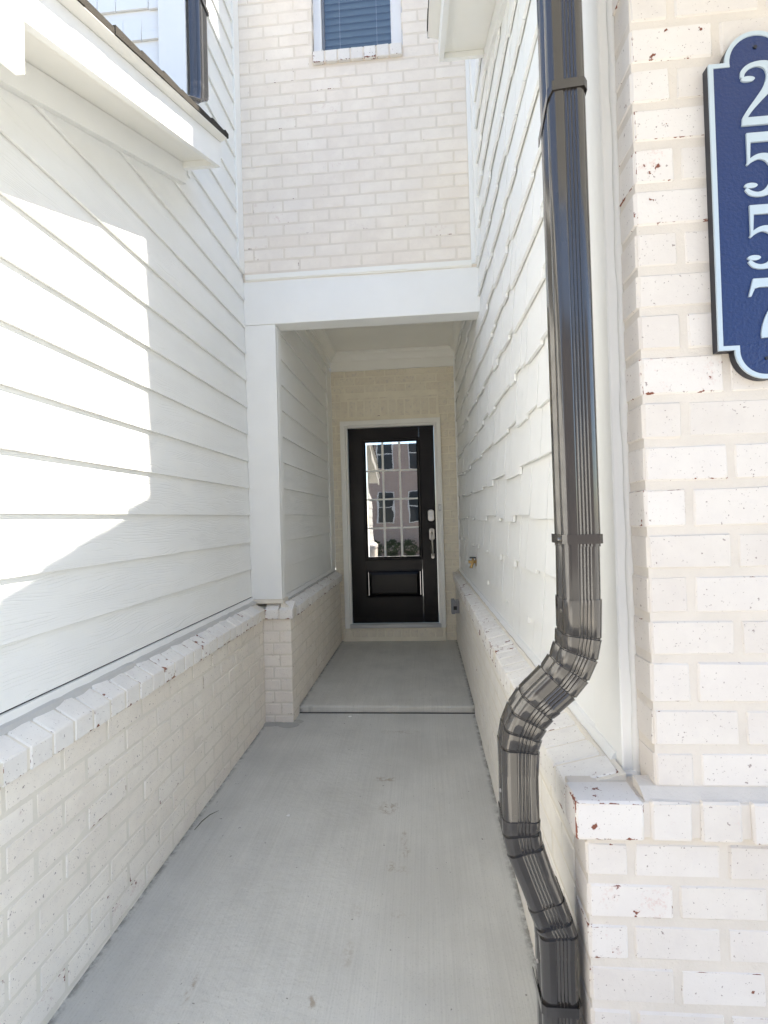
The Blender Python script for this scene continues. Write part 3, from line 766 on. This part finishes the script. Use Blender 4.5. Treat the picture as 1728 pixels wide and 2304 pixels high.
# ================================================================= PORCH
pb = thing("porch_beam", "wide white beam spanning the porch entrance under the brick wall", "beam", (-0.38, 3.25, 2.58))
box("beam_board", -1.150, 0.405, 3.2, 3.335, 2.5736, 2.862, M_trim, pb, 0.003)
bm = bmesh.new(); prism(bm, [(3.186, 2.872), (3.186, 2.902), (3.205, 2.912), (3.25, 2.912), (3.25, 2.863), (3.199, 2.863)], 'X', -1.128, 0.352); fin("lintel_flashing", bm, M_trim2, pb)
bm = bmesh.new(); pts = []; rad = []
for i in range(60):
    x = -1.12 + 1.44 * i / 59; pts.append((x, 3.192, 2.868 + 0.004 * math.sin(i * .13) + random.uniform(-.001, .001))); rad.append(0.004 + random.uniform(-.001, .001))
tube(bm, pts, rad, 6); fin("caulk_bead", bm, M_trim2, pb, smooth=True)
pp = thing("porch_post", "square white post standing on the brick pier left of the porch", "post", (-1.04, 3.25, 0.76))
box("post_board", -1.150, -0.9394, 3.204, 3.24, 0.763, 2.5725, M_trim, pp, 0.002)
box("post_board", -1.10, -0.9375, 3.2405, 3.312, 0.763, 2.5725, M_trim, pp, 0.002)
# porch left side wall
pw_ = thing("siding_wall", "short white lap siding wall inside the porch beside the front door", "wall", (-0.94, 4.1, 0.77))
box("sheathing", -1.3, -0.9625, 3.30, 5.3, 0.70, 3.1, M_trim, pw_)
for k in range(-6, 7):
    lap_board(pw_, -0.9392, ZL0 + k * EXP - (0.002 if k == -6 else 0), 3.312, 3.312, 4.955)
box("corner_board", -0.955, -0.931, 4.955, 5.147, 0.77, 2.83, M_trim, pw_, 0.003)
box("corner_board", -0.9551, -0.927, 5.147, 5.17, 0.77, 2.83, M_trim, pw_, 0.002)
box("gap_shadow_strip", -0.957, -0.946, 3.31, 4.955, 0.772, 0.783, M_dark, pw_)
bm = bmesh.new(); prism(bm, [(-0.95, 0.779), (-0.937, 0.777), (-0.932, 0.750), (-0.95, 0.745)], 'Y', 3.31, 5.13); fin("flashing", bm, M_flash, pw_)
bm = bmesh.new(); pts = []; rad = []
for i in range(60):
    pts.append((-0.928 + random.uniform(-.002, .002), 3.31 + 1.82 * i / 59, 0.744 + random.uniform(-.001, .001))); rad.append(.007 + random.uniform(-.0015, .0015))
tube(bm, pts, rad, 6); fin("mortar_bead", bm, M_greycaulk, pw_, smooth=True)
# ceiling with crown moulding
pc = thing("porch_ceiling", "cream porch ceiling with crown moulding above the front door", "ceiling", (-0.28, 4.2, 3.0))
box("ceiling_panel", -1.0, 0.46, 3.336, 5.2, 3.008, 3.05, M_trim2, pc)
box("beam_back", -1.0, 0.45, 3.336, 3.35, 2.70, 3.007, M_trim2, pc)
CR = [(0, 0), (0.012, 0), (0.014, 0.012), (0.022, 0.016), (0.03, 0.034), (0.048, 0.058), (0.066, 0.070), (0.070, 0.084), (0.080, 0.088), (0.080, 0.098), (0, 0.098)]
bm = bmesh.new(); prism(bm, [(5.149 - u, 2.909 + v) for u, v in CR], 'X', -0.925, 0.39); fin("crown_moulding", bm, M_trim2, pc)
bm = bmesh.new(); prism(bm, [(-0.929 + u, 2.909 + v) for u, v in CR], 'Y', 3.352, 5.15); fin("crown_moulding", bm, M_trim2, pc)
bm = bmesh.new(); prism(bm, [(0.392 - u, 2.909 + v) for u, v in CR], 'Y', 3.352, 5.15); fin("crown_moulding", bm, M_trim2, pc)
box("frieze_board", -0.930, 0.375, 5.128, 5.148, 2.817, 2.9085, M_trim2, pc, 0.002)
box("frieze_board", -0.945, -0.9292, 3.352, 5.127, 2.845, 2.9085, M_trim2, pc, 0.002)

# ---- door wall
dw = thing("brick_wall", "tan shaded brick wall around the black front door", "wall", (-0.3, 5.15, 0))
D0, D1, DZ0, DZ1 = -0.842, 0.197, 0.142, 2.293
box("mortar", -0.93, D0 + .002, 5.1523, 5.5, 0.0, 2.83, M_md, dw); box("mortar", D1 - .002, 0.42, 5.1523, 5.5, 0.0, 2.83, M_md, dw)
box("mortar", D0 + .0025, D1 - .0025, 5.1523, 5.5, DZ1 + 0.001, 2.83, M_md, dw); box("mortar", D0 + .0025, D1 - .0025, 5.1523, 5.5, 0.0, DZ0 - .002, M_md, dw)
rows = [(0.006 + i * 0.0832, 0.006 + (i + 1) * 0.0832) for i in range(34)]
brick_rows(dw, (0, 5.15, 0), (1, 0, 0), (0, -1, 0), -0.93, 0.385, rows, 0.212, 0.010, lambda i: 0.275 if i % 2 else 0.381, M_bd, depth=0.05,
           holes=((D0 - 0.002, D1 + 0.002, DZ0 - 0.01, DZ1 + 0.01), (-0.840, 0.185, 2.30, 2.552), (D0, D1, 0.03, 0.145)))
x = -0.835
for i in range(12):
    put_brick(dw, (x + 0.0405, 5.151, 2.42), 0, 0.0735, 0.05, 0.17, M_bd, "soldier_brick"); x += 0.0838
x = -0.834
while x < 0.15:
    put_brick(dw, (x + 0.098, 5.1525, 2.5265), 0, 0.196, 0.05, 0.026, M_bd); x += 0.2035
x = -0.848
for i in range(12):
    put_brick(dw, (x + 0.037, 5.118, 0.088), 0, 0.074, 0.06, 0.076, M_bd, "sill_brick"); x += 0.0855
box("sill_mortar", -0.86, 0.19, 5.121, 5.16, 0.006, 0.142, M_md, dw, 0.002)

# ================================================================= FRONT DOOR
fd = thing("front_door", "black front door with a twelve pane glass light and a raised lower panel", "door", (-0.32, 5.15, 0.14))
c0, c1 = -0.7665, 0.1255
def casing(x0, x1, z0, z1, nm="casing"):
    return box(nm, x0, x1, 5.108, 5.17, z0, z1, M_trim2, fd, 0.004, 2)
casing(-0.842, -0.789, 0.143, 2.2395); casing(0.148, 0.197, 0.143, 2.2395); casing(-0.842, 0.197, 2.24, 2.290)
box("jamb", -0.7885, c0 - 0.003, 5.125, 5.25, 0.15, 2.2195, M_trim2, fd, 0.002); box("jamb", c1 + .003, 0.1475, 5.125, 5.25, 0.15, 2.2195, M_trim2, fd, 0.002); box("jamb", -0.7885, 0.1475, 5.125, 5.25, 2.22, 2.2393, M_trim2, fd, 0.002)
box("threshold", -0.789, 0.148, 5.10, 5.25, 0.146, 0.184, M_alu, fd, 0.004)
GX0, GX1, GZ0, GZ1 = -0.585, -0.056, 0.873, 2.065
YD = 5.156
box("stile", c0, GX0 - .028, YD, YD + .045, 0.188, 2.217, M_door, fd, 0.001); box("stile", GX1 + .028, c1, YD, YD + .045, 0.188, 2.217, M_door, fd, 0.001)
box("rail", GX0 - .0275, GX1 + .0275, YD + .0008, YD + .045, GZ1 + .03, 2.217, M_door, fd); box("rail", GX0 - .0275, GX1 + .0275, YD + .0008, YD + .045, 0.735, GZ0 - .03, M_door, fd); box("rail", GX0 - .0275, GX1 + .0275, YD + .0008, YD + .045, 0.188, 0.452, M_door, fd)
# raised moulding round the glass
def frame4(nm, x0, x1, z0, z1, wd, yf, prof, mat):
    """mitred frame: prof = list of (u from outer edge inward, y)"""
    bm = bmesh.new(); rings = []
    for (u, y) in prof:
        rings.append([bm.verts.new(p) for p in ((x0 + u, y, z0 + u), (x1 - u, y, z0 + u), (x1 - u, y, z1 - u), (x0 + u, y, z1 - u))])
    for A, B in zip(rings, rings[1:]):
        for k in range(4): bm.faces.new([A[k], A[(k + 1) % 4], B[(k + 1) % 4], B[k]])
    return fin(nm, bm, mat, fd)
frame4("glazing_frame", GX0 - .036, GX1 + .036, GZ0 - .036, GZ1 + .036, .036, YD, [(0, YD + .004), (0.002, YD - .010), (0.012, YD - .013), (0.020, YD - .012), (0.036, YD + .004), (0.036, YD + .02), (0.0, YD + .02), (0, YD + .004)], M_door)
box("pane", GX0 + .0003, GX1 - .0003, YD + .010, YD + .0125, GZ0 + .0003, GZ1 - .0003, M_glass, fd)
M_grille = m_plain("white_grille", (0.88, 0.87, 0.83), 0.5)
gw = (GX1 - GX0) / 3; gh = (GZ1 - GZ0) / 4
for i in (1, 2): box("grille_bar", GX0 + gw * i - .0105, GX0 + gw * i + .0105, YD + .0045, YD + .0095, GZ0, GZ1, M_grille, fd)
for i in (1, 2, 3): box("grille_bar", GX0, GX1, YD + .005, YD + .0092, GZ0 + gh * i - .0085, GZ0 + gh * i + .0085, M_grille, fd)
box("interior", GX0 - .02, GX1 + .02, YD + .30, YD + .34, GZ0 - .02, GZ1 + .02, M_dark, fd)
# lower raised panel
px0, px1, pz0, pz1 = GX0 - .004, GX1 + .002, 0.462, 0.722
frame4("panel_moulding", px0 - .024, px1 + .024, pz0 - .012, pz1 + .014, .03, YD, [(0, YD + .003), (.002, YD - .006), (.012, YD - .008), (.022, YD + .010), (.022, YD + .02), (0, YD + .02)], M_door)
bm = bmesh.new(); o_ = [(px0, YD + .012, pz0), (px1, YD + .012, pz0), (px1, YD + .012, pz1), (px0, YD + .012, pz1)]; i_ = [(px0 + .035, YD - .004, pz0 + .035), (px1 - .035, YD - .004, pz0 + .035), (px1 - .035, YD - .004, pz1 - .035), (px0 + .035, YD - .004, pz1 - .035)]
O_ = [bm.verts.new(p) for p in o_]; I_ = [bm.verts.new(p) for p in i_]; K_ = [bm.verts.new((p[0], YD + .03, p[2])) for p in o_]
bm.faces.new(I_); bm.faces.new(K_)
for k in range(4): bm.faces.new([O_[k], O_[(k + 1) % 4], I_[(k + 1) % 4], I_[k]]); bm.faces.new([O_[k], O_[(k + 1) % 4], K_[(k + 1) % 4], K_[k]])
fin("raised_panel", bm, M_door, fd)
# lock set
def plate(nm, cx, cz, wd, ht, y, th, mat=M_nickel, arch=True):
    pts = []; hw, hh = wd / 2, ht / 2
    for i in range(13): a_ = math.pi * i / 12; pts.append((cx + hw * math.cos(a_) * .98, cz + hh * .62 + hh * .38 * math.sin(a_)))
    for i in range(13): a_ = math.pi + math.pi * i / 12; pts.append((cx + hw * math.cos(a_) * .98, cz - hh * .62 + hh * .38 * math.sin(a_)))
    bm = bmesh.new(); A = [bm.verts.new((x, y, z)) for x, z in pts]; B = [bm.verts.new((cx + (x - cx) * .86, y - th, cz + (z - cz) * .92)) for x, z in pts]
    bm.faces.new(A); bm.faces.new(B)
    for i in range(len(pts)): j = (i + 1) % len(pts); bm.faces.new([A[i], A[j], B[j], B[i]])
    return fin(nm, bm, mat, fd)
dbolt = plate("deadbolt", 0.074, 1.288, 0.066, 0.122, YD - .0002, 0.022)
bm = bmesh.new(); cyl(bm, (0.074, YD - .026, 1.266), 0.017, 0.012, 'Y'); fin("lock_cylinder", bm, M_alu, fd, smooth=False)
box("keypad_cover", 0.052, 0.096, YD - .027, YD - .021, 1.287, 1.335, M_white, fd, 0.004, 2)
plate("handle_plate", 0.078, 1.094, 0.058, 0.125, YD - .0002, 0.012)
bm = bmesh.new(); tube(bm, [(0.078, YD - .008, 1.105), (0.078, YD - .045, 1.110), (0.078, YD - .062, 1.085), (0.079, YD - .058, 1.03), (0.081, YD - .052, .97), (0.082, YD - .050, .91), (0.082, YD - .036, .882), (0.082, YD - .004, .872)], [.010, .012, .013, .010, .0085, .0085, .010, .009], 14)
fin("door_handle", bm, M_nickel, fd, smooth=True)
plate("handle_foot", 0.082, 0.872, 0.032, 0.055, YD - .0002, 0.008)
bm = bmesh.new(); tube(bm, [(0.078, YD - .02, 1.128), (0.078, YD - .045, 1.134), (0.078, YD - .058, 1.128)], [.010, .009, .006], 10); fin("thumb_latch", bm, M_nickel, fd, smooth=True)
# door bell
db = thing("doorbell", "small white doorbell button on the right side of the door frame", "doorbell", (0.166, 5.108, 1.33))
box("body", 0.152, 0.180, 5.096, 5.1075, 1.328, 1.402, m_plain("bell_grey", (0.62, 0.62, 0.60), 0.4), db, 0.003, 2)
box("button", 0.159, 0.173, 5.092, 5.0955, 1.345, 1.385, M_white, db, 0.002, 2)

# ================================================================= DOWNSPOUT (main)
ds = thing("downspout", "tall fluted dark bronze downspout curving over the right brick ledge", "downspout", (0.24, 1.073, -0.1), "bronze downspouts")
YC = 1.073
sweep("pipe", prof34, [((.3165, YC, 3.3), 0, 1), ((.3185, YC, 1.205), 0, 1)], ds)
sweep("pipe", prof34, [((.3185, YC, 1.222), 0, .955), ((.318, YC, 1.2), 0, .965), ((.3165, YC, 1.085), 0, .965)], ds)
def elbow(nm, pts, angs, y=YC, lip=.975, start=1.015):
    st = []
    n = len(pts)
    for i, ((x, z), a_) in enumerate(zip(pts, angs)):
        if i and i < n - 1:
            a0 = angs[i]
            dx, dz = pts[i + 1][0] - x, pts[i + 1][1] - z; L = math.hypot(dx, dz); ux, uz = dx / L, dz / L
            st.append(((x - ux * .004, y, z - uz * .004), a0, lip + .02)); st.append(((x - ux * .0015, y, z - uz * .0015), a0, lip - .03))
            st.append(((x, y, z), a0, lip - .03)); st.append(((x + ux * .0012, y, z + uz * .0012), a0, start + .012)); st.append(((x + ux * .006, y, z + uz * .006), a0, start))
        else: st.append(((x, y, z), a_, start if i == 0 else lip))
    return sweep(nm, prof34, st, ds)
R_ = math.radians
elbow("elbow", [(.3165, 1.098), (.314, 1.022), (.307, .986), (.291, .951), (.268, .922), (.224, .881)], [0, R_(-9), R_(-21), R_(-33), R_(-43), R_(-43)])
elbow("elbow", [(.238, .893), (.2215, .877), (.203, .851), (.190, .822), (.1835, .792), (.182, .742)], [R_(-43), R_(-38), R_(-27), R_(-16), R_(-5), 0])
sweep("pipe", prof34, [((.182, YC, .758), 0, .955), ((.1815, YC, .70), 0, .965), ((.181, YC, .628), 0, .965)], ds)
elbow("elbow", [(.181, .650), (.181, .622), (.1875, .588), (.206, .534)], [0, R_(5), R_(16), R_(20)])
sweep("pipe", prof34, [((.200, YC, .550), R_(20), .955), ((.2315, YC, .464), R_(20), .965)], ds)
elbow("elbow", [(.2255, .480), (.2395, .441), (.2475, .419), (.2475, .378)], [R_(20), R_(16), R_(5), 0])
sweep("pipe", prof34, [((.2475, YC, .395), 0, .955), ((.2475, YC, .20), 0, .965), ((.2475, YC, -.10), 0, .965)], ds)
# straps: flat bands round the pipe
def strap(z, x, tail=False):
    bm = bmesh.new(); hx, y0, y1 = .0402, YC - .0455, YC + .046
    th = .0012
    pts = [(x - hx, y1), (x - hx, y0 + .008), (x - hx + .008, y0), (x + hx - .008, y0), (x + hx, y0 + .008), (x + hx, y1)]
    dz = [(-.05 if tail else 0), -.012 if tail else 0, 0, 0.004 if tail else 0, 0, -.02 if tail else 0]
    inn = [(x + (px - x) * .965, YC + (py - YC) * .97) for px, py in pts]
    rows_ = []
    for (p, q, d) in zip(pts, inn, dz):
        rows_.append([bm.verts.new((p[0], p[1], z + d)), bm.verts.new((p[0], p[1], z + d + .019)), bm.verts.new((q[0], q[1], z + d + .019)), bm.verts.new((q[0], q[1], z + d))])
    for A, B in zip(rows_, rows_[1:]):
        for k in range(4): bm.faces.new([A[k], A[(k + 1) % 4], B[(k + 1) % 4], B[k]])
    bm.faces.new(rows_[0]); bm.faces.new(rows_[-1])
    return fin("strap", bm, M_bronze, ds)
strap(1.211, .3185); strap(2.135, .3175, True); strap(.268, .2475)
def screw(x, y, z, r=.0035):
    bm = bmesh.new(); cyl(bm, (x, y, z), r, .003, 'X', 8); fin("screw", bm, M_nickel, ds)
screw(.2775, 1.06, 1.22); screw(.2785, 1.06, 1.072); screw(.1425, 1.06, .70); screw(.207, 1.06, .35)

# ================================================================= NUMBER PLAQUE
pq = thing("address_plaque", "navy blue plaque with silver numbers 2557 on the front brick wall", "house number sign", (0.664, 1.02, 1.52))
def plaque_outline(inset):
    cx = 0.664; hw = 0.0875 - inset; zt = 2.137 - inset; zb = 1.578 + inset; r = 0.0575 - inset
    sh = 0.0575 - inset
    pts = []
    pts.append((cx + hw, zb)); pts.append((cx + hw, zt)); pts.append((cx + sh, zt))
    n = 24
    c_ = zt + inset
    a0 = math.asin(max(-1, min(1, (zt - c_) / r)))
    for i in range(n + 1): a_ = a0 + (math.pi - 2 * a0) * i / n; pts.append((cx + r * math.cos(a_), c_ + r * math.sin(a_)))
    pts.append((cx - sh, zt)); pts.append((cx - hw, zt)); pts.append((cx - hw, zb)); pts.append((cx - sh, zb))
    c2 = zb - inset
    for i in range(n + 1): a_ = math.pi - a0 + (math.pi + 2 * a0) * i / n; pts.append((cx + r * math.cos(a_), c2 + r * math.sin(a_)))
    pts.append((cx + sh, zb))
    return pts
def slab(nm, pts, y0, y1, mat, parent):
    bm = bmesh.new(); A = [bm.verts.new((x, y0, z)) for x, z in pts]; B = [bm.verts.new((x, y1, z)) for x, z in pts]
    bm.faces.new(A); bm.faces.new(B)
    for i in range(len(pts)): j = (i + 1) % len(pts); bm.faces.new([A[i], A[j], B[j], B[i]])
    bmesh.ops.triangulate(bm, faces=bm.faces[:]); return fin(nm, bm, mat, parent)
slab("back_plate", plaque_outline(0), 1.0098, 1.0255, M_plaqueedge, pq)
bm = bmesh.new(); ins = 0.0086; cxp, hwp, r_p = 0.664, 0.0875 - ins, 0.0575 - ins
ztp, zbp = 2.137 - ins, 1.578 + ins
def conv(P):
    A = [bm.verts.new((x, 1.0070, z)) for x, z in P]; B = [bm.verts.new((x, 1.0097, z)) for x, z in P]
    bm.faces.new(A); bm.faces.new(B)
    for i in range(len(P)): bm.faces.new([A[i], A[(i + 1) % len(P)], B[(i + 1) % len(P)], B[i]])
conv([(cxp - hwp, zbp), (cxp + hwp, zbp), (cxp + hwp, ztp), (cxp - hwp, ztp)])
conv([(cxp + r_p, ztp + .0001)] + [(cxp + r_p * math.cos(math.pi * i / 24), ztp + ins + r_p * math.sin(math.pi * i / 24)) for i in range(25)] + [(cxp - r_p, ztp + .0001)])
conv([(cxp - r_p, zbp - .0001)] + [(cxp + r_p * math.cos(math.pi + math.pi * i / 24), zbp - ins + r_p * math.sin(math.pi + math.pi * i / 24)) for i in range(25)] + [(cxp + r_p, zbp - .0001)])
fin("blue_face", bm, M_plaque, pq)
# raised border as a ring
oo, ii = plaque_outline(0.0004), plaque_outline(0.0088)
bm = bmesh.new(); n = min(len(oo), len(ii))
A = [bm.verts.new((x, 1.0097, z)) for x, z in oo]; B = [bm.verts.new((x, 1.0052, z)) for x, z in oo]; C = [bm.verts.new((x, 1.0052, z)) for x, z in ii]; Dd = [bm.verts.new((x, 1.0085, z)) for x, z in ii]
for i in range(n):
    j = (i + 1) % n
    for U, V in ((A, B), (B, C), (C, Dd)): bm.faces.new([U[i], U[j], V[j], V[i]])
fin("border", bm, M_silver, pq)
def digit(ch, x0, z0, H, W):
    strokes, polys, balls = [], [], []
    if ch == '2':
        balls = [(.115, .735, .085)]
        strokes = [[(.045, .76, .02), (.06, .85, .03), (.13, .93, .03), (.24, .965, .033), (.35, .93, .055), (.41, .82, .072), (.405, .70, .072), (.345, .56, .055), (.25, .42, .04), (.14, .26, .03), (.05, .10, .025)]]
        polys = [[(.02, 0), (.46, 0), (.50, .24), (.475, .24), (.43, .15), (.37, .125), (.03, .125)]]
    elif ch == '5':
        balls = [(.105, .175, .08)]
        polys = [[(.07, 1), (.46, 1), (.43, .855), (.115, .855), (.10, .53), (.07, .495)]]
        strokes = [[(.065, .50, .012), (.12, .575, .025), (.22, .625, .035), (.33, .59, .055), (.41, .48, .074), (.425, .33, .078), (.385, .17, .065), (.29, .06, .042), (.19, .030, .03), (.10, .06, .03), (.045, .13, .022)]]
    else:
        polys = [[(.0, .725), (.03, .725), (.075, .845), (.13, .865), (.49, .865), (.50, .93), (.50, 1), (.06, 1)]]
        strokes = [[(.475, .90, .022), (.40, .74, .03), (.33, .58, .042), (.27, .42, .062), (.235, .26, .078), (.22, .13, .082), (.22, .075, .078)]]
    bm = bmesh.new(); y1 = 1.0068; y0 = 1.0030
    def poly(P, dy=0):
        A = [bm.verts.new((x0 + x * W, y0 + dy, z0 + z * H)) for x, z in P]; B = [bm.verts.new((x0 + x * W, y1, z0 + z * H)) for x, z in P]
        bm.faces.new(A); bm.faces.new(B)
        for i in range(len(P)): j = (i + 1) % len(P); bm.faces.new([A[i], A[j], B[j], B[i]])
    for P in polys: poly(P)
    for k, (cx, cz, r) in enumerate(balls): poly([(cx + r * math.cos(t * math.pi / 10) , cz + r * .5 * W / W * math.sin(t * math.pi / 10) * 1.0) for t in range(20)], .0003)
    for st_ in strokes:
        # smooth the stroke
        pts = []
        for i in range(len(st_) - 1):
            p0 = st_[max(i - 1, 0)]; p1 = st_[i]; p2 = st_[i + 1]; p3 = st_[min(i + 2, len(st_) - 1)]
            for q in range(5):
                t = q / 5; pts.append(tuple(0.5 * ((2 * p1[c]) + (-p0[c] + p2[c]) * t + (2 * p0[c] - 5 * p1[c] + 4 * p2[c] - p3[c]) * t * t + (-p0[c] + 3 * p1[c] - 3 * p2[c] + p3[c]) * t ** 3) for c in range(3)))
        pts.append(st_[-1])
        Lf, Rt = [], []
        asp = H / W
        for i, (x, z, hw) in enumerate(pts):
            a_, b_ = pts[max(i - 1, 0)], pts[min(i + 1, len(pts) - 1)]
            dx, dz = (b_[0] - a_[0]), (b_[1] - a_[1]) * asp; L = math.hypot(dx, dz) or 1
            nx, nz = -dz / L, dx / L
            Lf.append((x + nx * hw, z + nz * hw / asp)); Rt.append((x - nx * hw, z - nz * hw / asp))
        A0 = [bm.verts.new((x0 + x * W, y0 + .0006, z0 + z * H)) for x, z in Lf]; A1 = [bm.verts.new((x0 + x * W, y0 + .0006, z0 + z * H)) for x, z in Rt]
        B0 = [bm.verts.new((x0 + x * W, y1, z0 + z * H)) for x, z in Lf]; B1 = [bm.verts.new((x0 + x * W, y1, z0 + z * H)) for x, z in Rt]
        for i in range(len(pts) - 1):
            bm.faces.new([A0[i], A0[i + 1], A1[i + 1], A1[i]]); bm.faces.new([A0[i], B0[i], B0[i + 1], A0[i + 1]]); bm.faces.new([A1[i], A1[i + 1], B1[i + 1], B1[i]])
        bm.faces.new([A0[0], A1[0], B1[0], B0[0]]); bm.faces.new([A0[-1], B0[-1], B1[-1], A1[-1]])
    return fin("number", bm, M_silver, pq)
for ch, z0, x0 in (('2', 2.010, .630), ('5', 1.872, .630), ('5', 1.732, .631), ('7', 1.590, .634)):
    o = digit(ch, x0, z0, 0.123, 0.150)
    o['label'] = "raised silver number " + ch
for z in (2.163, 1.560):
    bm = bmesh.new(); cyl(bm, (0.664, 1.0062, z), .0035, .003, 'Y', 12); fin("screw", bm, M_plaqueedge, pq)

# ================================================================= HOSE BIB and OUTLET
hb = thing("hose_bib", "small brass garden tap on the right shingle wall above the ledge", "tap", (0.39, 3.75, 0.93))
bm = bmesh.new(); tube(bm, [(.385, 3.75, .93), (.365, 3.75, .93), (.335, 3.75, .93), (.32, 3.75, .932)], [.014, .011, .012, .010], 12); tube(bm, [(.355, 3.75, .93), (.350, 3.75, .915), (.342, 3.75, .895), (.340, 3.75, .885)], [.012, .011, .010, .013], 12)
tube(bm, [(.355, 3.75, .932), (.355, 3.75, .955)], [.010, .008], 12); fin("body", bm, M_brass, hb, smooth=True)
bm = bmesh.new(); cyl(bm, (.355, 3.75, .962), .024, .009, 'Z', 16); fin("wheel_handle", bm, M_black, hb)
bm = bmesh.new(); cyl(bm, (.376, 3.75, .925), .030, .004, 'X', 20); fin("escutcheon", bm, M_brass, hb)
box("paper_tag", .318, .320, 3.735, 3.765, .90, .965, M_white, hb)
ob_ = thing("outlet_box", "grey outdoor outlet box on the low right wall beside the door", "outlet", (0.29, 4.6, 0.39))
box("cover", .226, .262, 4.555, 4.645, .385, .515, M_grey, ob_, 0.008, 2); box("base", .2625, .2985, 4.56, 4.64, .392, .505, M_grey, ob_, 0.003); box("cord_slot", .245, .275, 4.551, 4.556, .425, .458, M_black, ob_)

# ================================================================= litter on the walk
def chip(x, y, s, label):
    bm = bmesh.new(); n = 6; z = walk_z(y)
    P = [(x + s * (1.4 if k % 2 else 1) * math.cos(k * 1.05) * random.uniform(.7, 1.2), y + s * math.sin(k * 1.05) * random.uniform(.7, 1.2)) for k in range(n)]
    A = [bm.verts.new((a_, b_, z + .0005)) for a_, b_ in P]; B = [bm.verts.new((a_, b_, z + .003)) for a_, b_ in P]
    bm.faces.new(A); bm.faces.new(B)
    for i in range(n): j = (i + 1) % n; bm.faces.new([A[i], A[j], B[j], B[i]])
    tag(fin("paint_flake", bm, M_white), label, "flake")
chip(-.526, 3.30, .010, "white paint flake lying just in front of the porch step")
chip(-.653, 2.235, .007, "tiny white paint flake on the left part of the walkway")
M_grass = m_plain("dry_grass", (0.05, 0.06, 0.025), 0.7)
def blade(P, label):
    bm = bmesh.new(); tube(bm, P, [.0012, .002, .0018, .0006], 5); tag(fin("grass_blade", bm, M_grass), label, "grass blade")
blade([(-1.04, 2.12, walk_z(2.12) + .003), (-1.03, 2.17, walk_z(2.2) + .008), (-1.015, 2.22, walk_z(2.2) + .008), (-.99, 2.26, walk_z(2.26) + .003)], "curved dark grass blade by the foot of the left brick wall")
M_stem = m_plain("brown_stem", (0.10, 0.07, 0.05), 0.8)

# ================================================================= OPPOSITE BUILDING (seen mirrored in the door glass, behind the camera)
a = N("far_brick"); sx = a.n("ShaderNodeTexBrick"); mp = a.n("ShaderNodeMapping"); g = a.n("ShaderNodeNewGeometry")
a.l(g.outputs['Position'], mp.inputs[0]); mp.inputs['Rotation'].default_value = (math.radians(-90), 0, 0); a.l(mp.outputs[0], sx.inputs[0])
sx.inputs['Color1'].default_value = (.46, .36, .32, 1); sx.inputs['Color2'].default_value = (.40, .31, .28, 1); sx.inputs['Mortar'].default_value = (.50, .43, .39, 1); sx.inputs['Scale'].default_value = 1.0
sx.inputs['Brick Width'].default_value = .22; sx.inputs['Row Height'].default_value = .08; sx.inputs['Mortar Size'].default_value = .01
M_far = a.out(sx.outputs[0], 0.85)
M_farwin = m_plain("far_window_glass", (0.03, 0.04, 0.05), 0.08)
tb = thing("townhouse", "pinkish brick townhouse across the street mirrored in the door glass", "building", (-2, -20, -1.1))
box("wall", -16, 12, -26, -20, -1.3, 8.8, M_far, tb)
for x in (-8.4, -4.2, -2.30, -0.35, 3.7, 5.8):
    for z in (1.92, 5.17):
        box("window_frame", x - .52, x + .52, -20.0, -19.93, z - .95, z + .95, M_vinyl, tb)
        for zz in (z - .90, z + .03): box("window_pane", x - .45, x + .45, -19.929, -19.92, zz, zz + .87, M_farwin, tb)
box("white_door_surround", -3.9, -3.2, -19.9, -19.8, -.6, 2.3, M_vinyl, tb)
bm = bmesh.new(); prism(bm, [(-26.5, 8.8), (-19.6, 8.8), (-23, 10.8)], 'X', -16.4, 12.4); fin("roof", bm, M_roof, tb)
M_bush = m_plain("hedge_leaf", (0.035, 0.06, 0.025), 0.6)
for q, xx in enumerate((-3.9, -2.9, -1.9, -0.9, 0.2)):
    bm = bmesh.new()
    for i in range(500):
        th, ph, r = random.uniform(0, 6.28), random.uniform(0, 3.14), random.uniform(.5, 1)
        p = Vector((xx + .55 * r * math.cos(th) * math.sin(ph), -19.0 + .5 * r * math.sin(th) * math.sin(ph), -.55 + .55 * r * math.cos(ph)))
        d1 = Vector((random.uniform(-1, 1), random.uniform(-1, 1), random.uniform(-1, 1))).normalized() * .06; d2 = d1.orthogonal().normalized() * .05
        bm.faces.new([bm.verts.new(p - d1), bm.verts.new(p + d2), bm.verts.new(p + d1), bm.verts.new(p - d2)])
    me = bpy.data.meshes.new("hedge_bush"); 
    tag(fin("hedge_bush", bm, M_bush, origin=(xx, -19, -1.1)), ("leftmost", "second from the left", "middle", "second from the right", "rightmost")[q] + " of five dark bushes mirrored low in the door glass", "bush", "bushes across the street")
